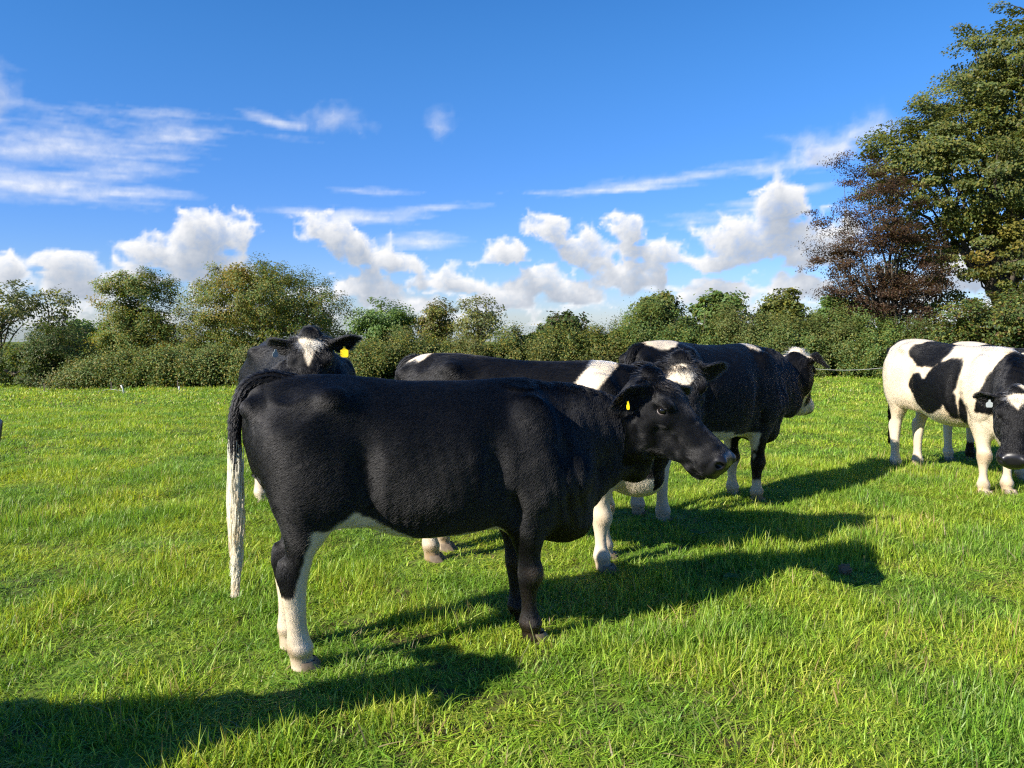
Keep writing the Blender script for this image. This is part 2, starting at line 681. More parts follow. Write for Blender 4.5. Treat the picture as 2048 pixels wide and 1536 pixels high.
# clouds as soft ellipses in (azimuth, elevation); the same sky goes on all the way round
CUMULUS = [  # px, py, half width, half height (photo pixels), tilt degrees
    (428, 470, 72, 52, 10), (375, 515, 95, 45, 0), (330, 500, 60, 18, 0), (420, 545, 80, 30, 0),
    (632, 474, 48, 38, -10), (700, 500, 80, 36, -10), (775, 526, 55, 20, -6),
    (120, 530, 90, 30, 0), (150, 575, 85, 42, 0), (5, 545, 40, 40, 0), (265, 555, 60, 30, 0),
    (1095, 470, 50, 30, -15), (1170, 505, 62, 36, -8), (1010, 512, 48, 22, 0),
    (1262, 456, 38, 26, -10), (1310, 502, 66, 28, -8),
    (1268, 555, 62, 40, 0), (1545, 420, 45, 55, 0), (1530, 490, 120, 52, 0), (1440, 525, 60, 22, 0), (1640, 500, 80, 60, 0),
    (905, 565, 70, 32, 0), (735, 580, 60, 38, 0), (1070, 570, 65, 30, 0), (1000, 600, 60, 26, 0), (1150, 590, 60, 28, 0),
    (800, 600, 70, 26, 0), (1400, 590, 90, 28, 0), (1600, 585, 70, 28, 0), (1660, 310, 90, 50, 8), (1730, 270, 70, 45, 10),
    (880, 262, 24, 34, 0), (655, 245, 60, 30, 0), (-20, 200, 40, 60, 0), (1930, 560, 120, 60, 0),
]
CIRRUS = [
    (90, 300, 190, 60, 0), (330, 262, 105, 28, 4), (60, 375, 150, 38, 0), (250, 385, 110, 16, 6), (215, 340, 120, 34, 0),
    (1400, 352, 170, 13, 6), (1530, 340, 60, 16, 6), (1430, 437, 130, 16, 5), (1250, 380, 160, 6, 3),
    (710, 437, 80, 13, 0), (850, 485, 80, 15, 0), (870, 415, 95, 8, 4), (545, 245, 45, 10, -10), (600, 280, 50, 8, 0),
    (740, 385, 60, 7, 0), (620, 425, 60, 6, 0), (1090, 385, 90, 4, 2), (1540, 400, 70, 10, 8),
]



def blob_dist(az, el, blobs, scale):
    cur = np.full(az.shape, 9.0)
    for (px, py, hw, hh, tilt) in blobs:
        a0, e0 = px_dir(px, py)
        kx, ky = px_dir(px + 20, py), px_dir(px, py - 20)
        sx = hw * abs(kx[0] - a0) / 20 * scale
        sy = hh * abs(ky[1] - e0) / 20 * scale
        c, s = math.cos(math.radians(tilt)), math.sin(math.radians(tilt))
        dx, dy = az - a0, el - e0
        u, w = (dx * c + dy * s) / sx, (-dx * s + dy * c) / sy
        w = np.where(w < 0, w * 1.6, w * .95)
        d = np.sqrt(u * u + w * w)
        k = 0.18
        h = np.maximum(k - np.abs(cur - d), 0) / k
        cur = np.minimum(cur, d) - h * h * k * 0.25
    return cur


def fbm2(x, y, seed, octv, rough=0.55, lac=2.1, billow=False):
    r, a, s, tot = 0, 1.0, 1.0, 0
    for o in range(octv):
        n = vnoise(np.stack([x * s, y * s, np.full(np.shape(x), 3.7 * o)], -1), seed + o)
        if billow:
            n = 1 - 2 * np.abs(n) ** .8
        r = r + a * n
        tot += a
        a *= rough
        s *= lac
    return r / tot


LIT_K = {'cumulus': .80, 'low': .55, 'cirrus': .12}


def cloud_sheet(az0, az1, step, layer):
    az = np.arange(az0, az1 + step * .5, step)
    el = np.arange(-.6, 26.5, step)
    A, E = np.meshgrid(az, el, indexing='ij')
    W = (A + 45) % 90 - 45                       # the field in view goes on all round
    wx = fbm2(A * .35, E * .35, 5, 5) * 1.1
    wy = fbm2(A * .35 + 40, E * .35, 11, 5) * .75
    if layer == 'cumulus':
        bil = fbm2((A + wx * .4) * .50, (E + wy * .4) * .62, 131, 6, .56, 2.1, True)
        d = 1.10 - blob_dist(W + wx, E + wy, CUMULUS, 1.02) + (bil - .05) * .80
        thick = np.sqrt(np.clip(d, 0, None) + .02) - .14
        Rad, H = 8000.0, 300.0
        wispy = np.clip((E - 9.0) / 3.5, 0, 1)
        alpha = np.clip((d + .02 + .25 * wispy) / (.46 + 1.3 * wispy), 0, 1)
        alpha = alpha * alpha * (3 - 2 * alpha) * .97
        alpha = alpha * (1 - .55 * wispy)
    elif layer == 'low':
        n = fbm2((A + wx) * .33, (E + wy) * .75, 41, 6, .55, 2.1, True)
        band = np.clip((7.0 - E) / 5.0, 0, 1)
        d = n * 1.0 - .47 + band * .30 - (1 - band) * .9
        thick = np.sqrt(np.clip(d, 0, None) + .02) - .14
        Rad, H = 14000.0, 330.0
        alpha = np.clip(d / .38, 0, 1)
        alpha = alpha * alpha * (3 - 2 * alpha) * .72
    else:
        st = fbm2((A + wx * .5) * .13, (E * 1.0 - .06 * A + wy * .35) * 1.15, 61, 7, .60)
        fine = fbm2(A * .6, E * 4.0, 71, 5, .6)
        d = 1.15 - blob_dist(W + wx * .5, E + wy * .3, CIRRUS, 1.35) + st * 1.25 + fine * .55
        thick = 0 * d
        Rad, H = 11000.0, 0.0
        alpha = np.clip((d + .05) / 1.5, 0, 1)
        alpha = alpha ** 1.2 * .66
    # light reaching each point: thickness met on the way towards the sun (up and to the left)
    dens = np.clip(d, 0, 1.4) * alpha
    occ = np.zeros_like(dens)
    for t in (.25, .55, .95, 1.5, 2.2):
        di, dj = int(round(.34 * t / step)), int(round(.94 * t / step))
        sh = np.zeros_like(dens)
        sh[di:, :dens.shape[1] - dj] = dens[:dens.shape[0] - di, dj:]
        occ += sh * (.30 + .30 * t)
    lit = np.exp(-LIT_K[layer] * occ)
    r = Rad - H * thick
    ar, er = np.radians(A), np.radians(E)
    V = np.stack([r * np.cos(er) * np.sin(ar), r * np.cos(er) * np.cos(ar), r * np.sin(er)], -1).reshape(-1, 3)
    ni, nj = A.shape
    i, j = np.meshgrid(np.arange(ni - 1), np.arange(nj - 1), indexing='ij')
    q = np.stack([i * nj + j, i * nj + j + 1, (i + 1) * nj + j + 1, (i + 1) * nj + j], -1).reshape(-1, 4)
    al = alpha.reshape(-1)
    q = q[al[q].max(1) > .004]
    used = np.unique(q)
    remap = np.full(len(V), -1)
    remap[used] = np.arange(len(used))
    return V[used], remap[q], al[used], lit.reshape(-1)[used]


def cloud_material():
    m, nt, out = new_mat('cloud')
    L = nt.links.new
    geo = N(nt, 'ShaderNodeNewGeometry')
    no = N(nt, 'ShaderNodeTexNoise')
    no.inputs['Scale'].default_value = .006
    no.inputs['Detail'].default_value = 4
    no.inputs['Roughness'].default_value = .62
    L(geo.outputs['Position'], no.inputs['Vector'])
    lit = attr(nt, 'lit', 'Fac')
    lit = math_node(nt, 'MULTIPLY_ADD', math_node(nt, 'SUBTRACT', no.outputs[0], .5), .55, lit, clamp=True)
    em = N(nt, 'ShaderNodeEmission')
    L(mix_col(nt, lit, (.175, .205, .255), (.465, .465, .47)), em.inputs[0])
    tr = N(nt, 'ShaderNodeBsdfTransparent')
    cover = attr(nt, 'cover', 'Fac')
    k = math_node(nt, 'MULTIPLY_ADD', math_node(nt, 'SUBTRACT', no.outputs[0], .5), 1.1, 1.0)
    edge = math_node(nt, 'MULTIPLY', cover, k, clamp=True)
    mo = N(nt, 'ShaderNodeMixShader')
    L(edge, mo.inputs[0])
    L(tr.outputs[0], mo.inputs[1])
    L(em.outputs[0], mo.inputs[2])
    L(mo.outputs[0], out.inputs[0])
    m.cycles.emission_sampling = 'NONE'
    return m


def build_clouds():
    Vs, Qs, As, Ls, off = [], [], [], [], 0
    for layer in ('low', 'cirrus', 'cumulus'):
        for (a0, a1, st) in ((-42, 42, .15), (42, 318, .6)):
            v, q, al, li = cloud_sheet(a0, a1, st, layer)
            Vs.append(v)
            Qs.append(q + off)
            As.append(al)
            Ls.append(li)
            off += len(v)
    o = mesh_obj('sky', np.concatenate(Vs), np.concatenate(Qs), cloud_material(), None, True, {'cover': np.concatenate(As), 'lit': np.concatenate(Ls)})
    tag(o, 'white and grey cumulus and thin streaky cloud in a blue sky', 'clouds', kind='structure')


build_clouds()

# ------------------------------------------------------------------ ground
def ground_full(x, y):
    x = np.asarray(x, float)
    y = np.asarray(y, float)
    p = np.stack([x, y, 0 * x], -1)
    fade = np.clip(1.4 - np.hypot(x, y) / 60, 0, 1)
    b = vnoise(p * 5.5, 90) * .011 + vnoise(p * 2.3, 91) * .017 + vnoise(p * .55, 92) * .022 + vnoise(p * .18, 93) * .05 * np.clip((y - 9) / 6, 0, 1)
    return ground_z(x, y) + b * fade


def build_ground():
    def axis(a, b, step, far, g=1.28):
        mid = np.arange(a, b + step * .5, step)
        lo, hi, s = [], [], step
        x0, x1 = mid[0], mid[-1]
        while x1 < far:
            s *= g
            x1 += s
            x0 -= s
            lo.append(x0)
            hi.append(x1)
        return np.concatenate([lo[::-1], mid, hi])
    xs, ys = axis(-20, 24, .16, 4000), axis(0, 34, .16, 4000)
    X, Y = np.meshgrid(xs, ys, indexing='ij')
    Z = ground_full(X, Y)
    V = np.stack([X, Y, Z], -1).reshape(-1, 3)
    ni, nj = X.shape
    i, j = np.meshgrid(np.arange(ni - 1), np.arange(nj - 1), indexing='ij')
    q = np.stack([i * nj + j, (i + 1) * nj + j, (i + 1) * nj + j + 1, i * nj + j + 1], -1).reshape(-1, 4)
    m, nt, out = new_mat('turf')
    L = nt.links.new
    geo = N(nt, 'ShaderNodeNewGeometry')
    n1 = N(nt, 'ShaderNodeTexNoise')
    n1.inputs['Scale'].default_value = 9
    n1.inputs['Detail'].default_value = 6
    L(geo.outputs['Position'], n1.inputs['Vector'])
    n2 = N(nt, 'ShaderNodeTexNoise')
    n2.inputs['Scale'].default_value = .8
    n2.inputs['Detail'].default_value = 3
    L(geo.outputs['Position'], n2.inputs['Vector'])
    c = mix_col(nt, smooth_node(nt, n1.outputs[0], .40, .62), (.045, .035, .016), (.10, .15, .016))
    c = mix_col(nt, smooth_node(nt, n2.outputs[0], .45, .65), c, (.10, .155, .018))
    b = N(nt, 'ShaderNodeBsdfPrincipled')
    L(c, b.inputs['Base Color'])
    b.inputs['Roughness'].default_value = .9
    b.inputs['Specular IOR Level'].default_value = .15
    bp = N(nt, 'ShaderNodeBump')
    bp.inputs['Distance'].default_value = .05
    L(n1.outputs[0], bp.inputs['Height'])
    L(bp.outputs[0], b.inputs['Normal'])
    L(b.outputs[0], out.inputs[0])
    o = mesh_obj('ground', V, q, m)
    tag(o, 'sloping pasture turf under the grass', 'ground', kind='structure')


build_ground()


# ------------------------------------------------------------------ grass blades
def leaf_material(name, trans=.45, rough=.5, patch=None, spec=.3):
    """tint attribute colour; part of the light passes through the blade or leaf"""
    m, nt, out = new_mat(name)
    L = nt.links.new
    c = attr(nt, 'tint')
    if patch:
        geo = N(nt, 'ShaderNodeNewGeometry')
        n = N(nt, 'ShaderNodeTexNoise')
        n.inputs['Scale'].default_value = patch[0]
        n.inputs['Detail'].default_value = 3
        L(geo.outputs['Position'], n.inputs['Vector'])
        hs = N(nt, 'ShaderNodeMix')
        hs.data_type = 'RGBA'
        hs.blend_type = 'MULTIPLY'
        hs.inputs[0].default_value = 1.0
        L(c, hs.inputs[6])
        L(mix_col(nt, smooth_node(nt, n.outputs[0], .36, .64), patch[1], patch[2]), hs.inputs[7])
        c = hs.outputs[2]
    b = N(nt, 'ShaderNodeBsdfPrincipled')
    L(c, b.inputs['Base Color'])
    b.inputs['Roughness'].default_value = rough
    b.inputs['Specular IOR Level'].default_value = spec
    t = N(nt, 'ShaderNodeBsdfTranslucent')
    bright = N(nt, 'ShaderNodeMix')
    bright.data_type = 'RGBA'
    bright.blend_type = 'MULTIPLY'
    bright.inputs[0].default_value = 1.0
    bright.inputs[7].default_value = (1.35, 1.25, .6, 1)
    L(c, bright.inputs[6])
    L(bright.outputs[2], t.inputs[0])
    mx = N(nt, 'ShaderNodeMixShader')
    mx.inputs[0].default_value = trans
    L(b.outputs[0], mx.inputs[1])
    L(t.outputs[0], mx.inputs[2])
    L(mx.outputs[0], out.inputs[0])
    return m


M_GRASS = leaf_material('grass', .42, .45, (1.3, (.72, .86, .95), (1.25, 1.12, 1.05)), .32)
GREENS = np.array([(.235, .360, .030), (.290, .385, .038), (.150, .275, .026), (.350, .410, .070), (.235, .370, .028)])
DRY = np.array([(.38, .34, .12), (.32, .30, .08), (.34, .26, .12)])


def blades(rng, n, radius, hgt, wid, lean, dry=.06):
    """n bent blades of three segments; verts, [quads, tris], colours"""
    r = radius * np.sqrt(rng.random(n))
    th = rng.uniform(0, 6.283, n)
    root = np.stack([r * np.cos(th), r * np.sin(th), np.full(n, -.012)], 1)
    h = rng.uniform(*hgt, n)
    w = rng.uniform(*wid, n)
    dth = rng.uniform(0, 6.283, n)
    d = np.stack([np.cos(dth), np.sin(dth), 0 * dth], 1)
    side = np.stack([-np.sin(dth + rng.normal(0, .5, n)), np.cos(dth), 0 * dth], 1)
    ln = np.abs(rng.normal(0, 1, n)) * lean + .12
    a0 = np.minimum(ln * .7, 1.25)
    bend = ln * rng.uniform(.7, 1.5, n)
    V = np.empty((n, 7, 3))
    p = root.copy()
    ang = a0.copy()
    for k in range(4):
        ww = (w * [1.0, .92, .62, 0][k] * .5)[:, None]
        if k < 3:
            V[:, 2 * k] = p - side * ww
            V[:, 2 * k + 1] = p + side * ww
        else:
            V[:, 6] = p
        step = h / 3
        p = p + (np.sin(ang) * step)[:, None] * d
        p[:, 2] += np.cos(ang) * step
        ang = np.minimum(ang + bend / 3, 1.95)
    V[:, :, 2] = np.maximum(V[:, :, 2], -.012)
    o = np.arange(n)[:, None] * 7
    q = np.concatenate([o + [0, 1, 3, 2], o + [2, 3, 5, 4]])
    t = o + [4, 5, 6]
    c = GREENS[rng.integers(0, len(GREENS), n)] * rng.uniform(.6, 1.42, (n, 1))
    m = rng.random(n) < dry
    c[m] = DRY[rng.integers(0, 3, m.sum())] * rng.uniform(.7, 1.2, (m.sum(), 1))
    return V.reshape(-1, 3), [q, t], np.repeat(c, 7, 0)


def scatter_group(name, protos):
    """geometry nodes: put the tuft meshes on the points of the object"""
    coll = bpy.data.collections.new(name + '_tufts')
    for o in protos:
        COL.objects.unlink(o)
        coll.objects.link(o)
    g = bpy.data.node_groups.new(name, 'GeometryNodeTree')
    g.interface.new_socket('Geometry', in_out='INPUT', socket_type='NodeSocketGeometry')
    g.interface.new_socket('Geometry', in_out='OUTPUT', socket_type='NodeSocketGeometry')
    gi, go = g.nodes.new('NodeGroupInput'), g.nodes.new('NodeGroupOutput')
    ci = g.nodes.new('GeometryNodeCollectionInfo')
    ci.inputs['Collection'].default_value = coll
    ci.inputs['Separate Children'].default_value = True
    ci.inputs['Reset Children'].default_value = True
    ip = g.nodes.new('GeometryNodeInstanceOnPoints')
    ip.inputs['Pick Instance'].default_value = True

    def named(nm, typ):
        n = g.nodes.new('GeometryNodeInputNamedAttribute')
        n.data_type = typ
        n.inputs['Name'].default_value = nm
        return n.outputs[0]
    g.links.new(gi.outputs[0], ip.inputs['Points'])
    g.links.new(ci.outputs[0], ip.inputs['Instance'])
    g.links.new(named('pick', 'INT'), ip.inputs['Instance Index'])
    g.links.new(named('turn', 'FLOAT_VECTOR'), ip.inputs['Rotation'])
    g.links.new(named('size', 'FLOAT_VECTOR'), ip.inputs['Scale'])
    g.links.new(ip.outputs[0], go.inputs[0])
    return g


def scatter(name, pts, turn, size, pick, protos):
    me = bpy.data.meshes.new(name)
    me.vertices.add(len(pts))
    me.vertices.foreach_set('co', np.asarray(pts, np.float32).ravel())
    a = me.attributes.new('turn', 'FLOAT_VECTOR', 'POINT')
    a.data.foreach_set('vector', np.asarray(turn, np.float32).ravel())
    a = me.attributes.new('size', 'FLOAT_VECTOR', 'POINT')
    a.data.foreach_set('vector', np.asarray(size, np.float32).ravel())
    a = me.attributes.new('pick', 'INT', 'POINT')
    a.data.foreach_set('value', np.asarray(pick, np.int32))
    o = bpy.data.objects.new(name, me)
    link(o)
    md = o.modifiers.new('tufts', 'NODES')
    md.node_group = scatter_group(name, protos)
    return o


def wedge(rng, n, y0, y1, margin=.45):
    """n random ground points inside the camera's wedge between two distances, a little wider than the view"""
    y = np.sqrt(rng.uniform(y0 ** 2, y1 ** 2, n))
    x = rng.uniform(-1, 1, n) * (y * .69 + margin)
    return x, y


def build_grass():
    rng = np.random.default_rng(77)
    protos = []

    def proto(n, radius, hgt, wid, lean, dry):
        v, f, c = blades(rng, n, radius, hgt, wid, lean, dry)
        o = mesh_obj('tuft', v, f, M_GRASS, None, False, {'tint': c})
        protos.append(o)
        return len(protos) - 1
    fine = [proto(34, .085, (.045, .10), (.0035, .0062), 1.15, .05) for _ in range(9)]
    flat = [proto(30, .10, (.07, .15), (.0035, .006), 1.7, .11) for _ in range(5)]
    tall = [proto(26, .06, (.08, .16), (.004, .007), .8, .05) for _ in range(5)]
    mid = [proto(40, .15, (.04, .10), (.006, .010), 1.0, .06) for _ in range(6)]
    far = [proto(46, .32, (.04, .10), (.014, .024), .9, .05) for _ in range(5)]
    P_, T_, S_, K_ = [], [], [], []

    def put(x, y, kinds, smin, smax, tallness=None):
        n = len(x)
        z = ground_full(x, y)
        s = rng.uniform(smin, smax, n)
        p = np.stack([x, y, 0 * x], 1)
        v = np.clip(.62 + .80 * fnoise(p * 2.0, 5, 3), .30, 1.7)
        P_.append(np.stack([x, y, z], 1))
        T_.append(np.stack([rng.normal(0, .12, n), rng.normal(0, .12, n), rng.uniform(0, 6.283, n)], 1))
        S_.append(np.stack([s, s, s * v * (tallness if tallness is not None else 1)], 1))
        K_.append(np.asarray(kinds)[rng.integers(0, len(kinds), n)])
    x, y = wedge(rng, 19000, 1.9, 8.2)
    put(x, y, fine, .8, 1.25)
    x, y = wedge(rng, 5200, 1.9, 8.5)
    k = fnoise(np.stack([x, y, 0 * x], 1) * 1.3, 15, 2) > .02
    put(x[k], y[k], flat, .8, 1.3)
    x, y = wedge(rng, 6000, 1.9, 9.0)
    k = fnoise(np.stack([x, y, 0 * x], 1) * 1.1, 25, 3) > .15
    put(x[k], y[k], tall, .8, 1.2)
    x, y = wedge(rng, 14000, 7.4, 15.5)
    put(x, y, mid, .8, 1.25)
    x, y = wedge(rng, 2600, 8.5, 24)
    k = fnoise(np.stack([x, y, 0 * x], 1) * .7, 35, 3) > .30
    put(x[k], y[k], mid, 1.2, 1.9)
    x, y = wedge(rng, 9500, 14.5, 31, 3)
    put(x, y, far, .85, 1.3)
    o = scatter('grass', np.concatenate(P_), np.concatenate(T_), np.concatenate(S_), np.concatenate(K_), protos)
    tag(o, 'short bright green pasture grass with dry and tufted patches', 'grass', kind='stuff')


build_grass()

# ------------------------------------------------------------------ trees, hedges, fence
M_LEAF = leaf_material('leaf', .46, .5, None, .3)
M_BARK = plain_mat('bark', (.085, .070, .052), .85, .2, .45, 14, .6)


def leaf_cards(rng, cen, size, up=.55, out=None, aspect=.62, fold=.25, droop=.0):
    """one small folded leaf (two triangles) per centre; returns verts, tris"""
    n = len(cen)
    nrm = rng.normal(0, 1, (n, 3))
    nrm /= np.linalg.norm(nrm, axis=1, keepdims=True)
    nrm *= .75
    nrm[:, 2] = nrm[:, 2] * .6 + up
    if out is not None:
        nrm = nrm + out * 1.7
    nrm /= np.linalg.norm(nrm, axis=1, keepdims=True)
    a = rng.normal(0, 1, (n, 3))
    a[:, 2] -= droop
    t = a - nrm * (a * nrm).sum(1, keepdims=True)
    t /= np.linalg.norm(t, axis=1, keepdims=True)
    b = np.cross(nrm, t)
    s = (size * rng.uniform(.65, 1.3, n))[:, None]
    w = s * aspect
    V = np.stack([cen - t * s * .5, cen + b * w * .5 + nrm * w * fold * .5, cen + t * s * .5, cen - b * w * .5 + nrm * w * fold * .5], 1)
    o = np.arange(n)[:, None] * 4
    F = np.concatenate([o + [0, 1, 2], o + [0, 2, 3]])
    return V.reshape(-1, 3), F


def palette_pick(rng, n, pal, weights=None, jit=.15):
    pal = np.asarray(pal, float)
    c = pal[rng.choice(len(pal), n, p=weights)]
    return c * rng.uniform(1 - jit, 1 + jit, (n, 1))


def limb_path(rng, a, b, n=7, wob=.06, sag=0.0):
    t = np.linspace(0, 1, n)[:, None]
    p = a + (b - a) * t
    L = np.linalg.norm(b - a)
    p[1:-1] += rng.normal(0, wob * L, (n - 2, 3)) * .5
    p[:, 2] += sag * L * np.sin(t[:, 0] * math.pi)
    return p


def join(parts):
    Vs, Q, T, off = [], [], [], 0
    for v, f in parts:
        Vs.append(v)
        for a in f:
            (Q if a.shape[1] == 4 else T).append(a + off)
        off += len(v)
    return np.concatenate(Vs), [np.concatenate(x) for x in (Q, T) if x]


def tree(name, label, cat, base, lobes, pal, nclump, nleaf, leaf, seed, clump_r=.5, trunk_r=.2, sparse=False, limbs=14, weights=None,
         group=None, lean=(0, 0), flat=.7, shell=.55, aspect=.62, patches=None, spray=0.0, twigs=0):
    """lobes: list of (centre, radii) ellipsoids making up the crown (world coordinates)"""
    rng = np.random.default_rng(seed)
    base = np.array(base, float)
    root = bpy.data.objects.new(name, None)
    root.location = tuple(base)
    link(root)
    tag(root, label, cat, group)
    vol = np.array([np.prod(r) ** .8 for _, r in lobes])
    li = rng.choice(len(lobes), nclump, p=vol / vol.sum())
    d = rng.normal(0, 1, (nclump, 3))
    d /= np.linalg.norm(d, axis=1, keepdims=True)
    rr = np.maximum(rng.random(nclump) ** (1 / 3), shell * rng.random(nclump) ** .3)
    C = np.array([lobes[i][0] for i in li], float)
    Rr = np.array([lobes[i][1] for i in li], float)
    cc = C + d * rr[:, None] * Rr
    cc += np.stack([fnoise(cc * .8, seed + s, 2) for s in (1, 2, 3)], 1) * .35 * Rr.mean(1, keepdims=True) * .5
    cc[:, 2] = np.maximum(cc[:, 2], base[2] + .25)
    # leaves: each clump is a flattened spray reaching outwards
    per = np.maximum(3, rng.poisson(nleaf / nclump, nclump))
    ci = np.repeat(np.arange(nclump), per)
    n = len(ci)
    g = rng.normal(0, 1, (n, 3))
    g /= np.maximum(1, np.linalg.norm(g, axis=1, keepdims=True) / 1.7)
    rad = clump_r * rng.uniform(.6, 1.35, nclump)[ci, None]
    outd = d[ci] * [1, 1, .35]
    cen = cc[ci] + g * rad * [.55, .55, .55 * flat] + outd * (np.abs(rng.normal(0, 1, n)) * spray)[:, None]
    v, f = leaf_cards(rng, cen, leaf, .5, d[ci] * .5, aspect)
    col = palette_pick(rng, n, pal, weights) * rng.uniform(.82, 1.18, nclump)[ci, None]
    if patches is not None:                       # whole branches turning another colour
        pc, amount, scale = patches
        w = np.clip((fnoise(cc * scale, seed + 60, 2) - (1 - 2 * amount) * .5) * 4, 0, 1)[ci]
        w = w * (rng.random(n) < .85)
        col = col * (1 - w[:, None]) + palette_pick(rng, n, pc) * w[:, None]
    mesh_obj('crown', v - base, f, M_LEAF, root, False, {'tint': np.repeat(np.clip(col, 0, 1), 4, 0)})
    # trunk and limbs
    top = C[:1].mean(0) + [lean[0], lean[1], 0]
    tp = limb_path(rng, base - [0, 0, .3], top, 9, .03)
    parts = [tube(tp - base, np.linspace(trunk_r * 1.25, trunk_r * .45, 9), 9)]
    mesh_obj('trunk', *join(parts), M_BARK, root)
    order = rng.permutation(nclump)[:limbs]
    parts = []
    for k in order:
        s = rng.uniform(.3, .95)
        a = tp[int(s * 8)]
        p = limb_path(rng, a, cc[k], 6, .07, .06)
        parts.append(tube(p - base, np.linspace(trunk_r * .36, trunk_r * .05, 6), 5))
    for k in range(twigs):
        c = rng.integers(0, nclump)
        m = int(order[rng.integers(0, len(order))])
        e = cc[c] + d[c] * rng.uniform(.2, .9) * clump_r + [0, 0, rng.uniform(0, .5) * clump_r]
        near = cc[order[np.argmin(((cc[order] - cc[c]) ** 2).sum(1))]]
        parts.append(tube(limb_path(rng, near, e, 4, .08) - base, np.linspace(trunk_r * .07, trunk_r * .02, 4), 4))
    if parts:
        tag(mesh_obj('branches', *join(parts), M_BARK, root), kind='stuff')
    return root


def crown_lobe(px0, px1, py0, py1, Y, depth=None):
    """ellipsoid filling a photo rectangle at distance Y"""
    a, b = P(px0, (py0 + py1) / 2, Y), P(px1, (py0 + py1) / 2, Y)
    t, u = P((px0 + px1) / 2, py0, Y), P((px0 + px1) / 2, py1, Y)
    c = ((a.x + b.x) / 2, Y, (t.z + u.z) / 2)
    rx, rz = (b.x - a.x) / 2, (t.z - u.z) / 2
    return c, (rx, depth or rx * .9, rz)


def foot(px, Y):
    x = P(px, 700, Y).x
    return (x, Y, float(ground_z(x, Y)))


OLIVE = [(.158, .176, .033), (.205, .195, .037), (.121, .158, .033), (.250, .205, .037), (.094, .131, .026)]
GOLD = [(.316, .203, .026), (.256, .173, .026), (.374, .226, .032)]
GREEN = [(.103, .185, .049), (.133, .217, .054), (.080, .151, .041), (.167, .227, .057)]
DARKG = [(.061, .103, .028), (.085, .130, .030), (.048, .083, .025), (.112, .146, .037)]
COPPER = [(.058, .031, .019), (.082, .042, .022), (.045, .028, .018), (.075, .056, .020), (.100, .052, .022)]
SYC = [(.116, .143, .030), (.143, .156, .030), (.089, .122, .030), (.177, .163, .032), (.069, .102, .027)]
PALE = [(.138, .172, .076), (.179, .200, .090), (.117, .152, .069), (.221, .207, .083)]
BROWNH = [(.135, .119, .044), (.169, .126, .051), (.110, .119, .040)]


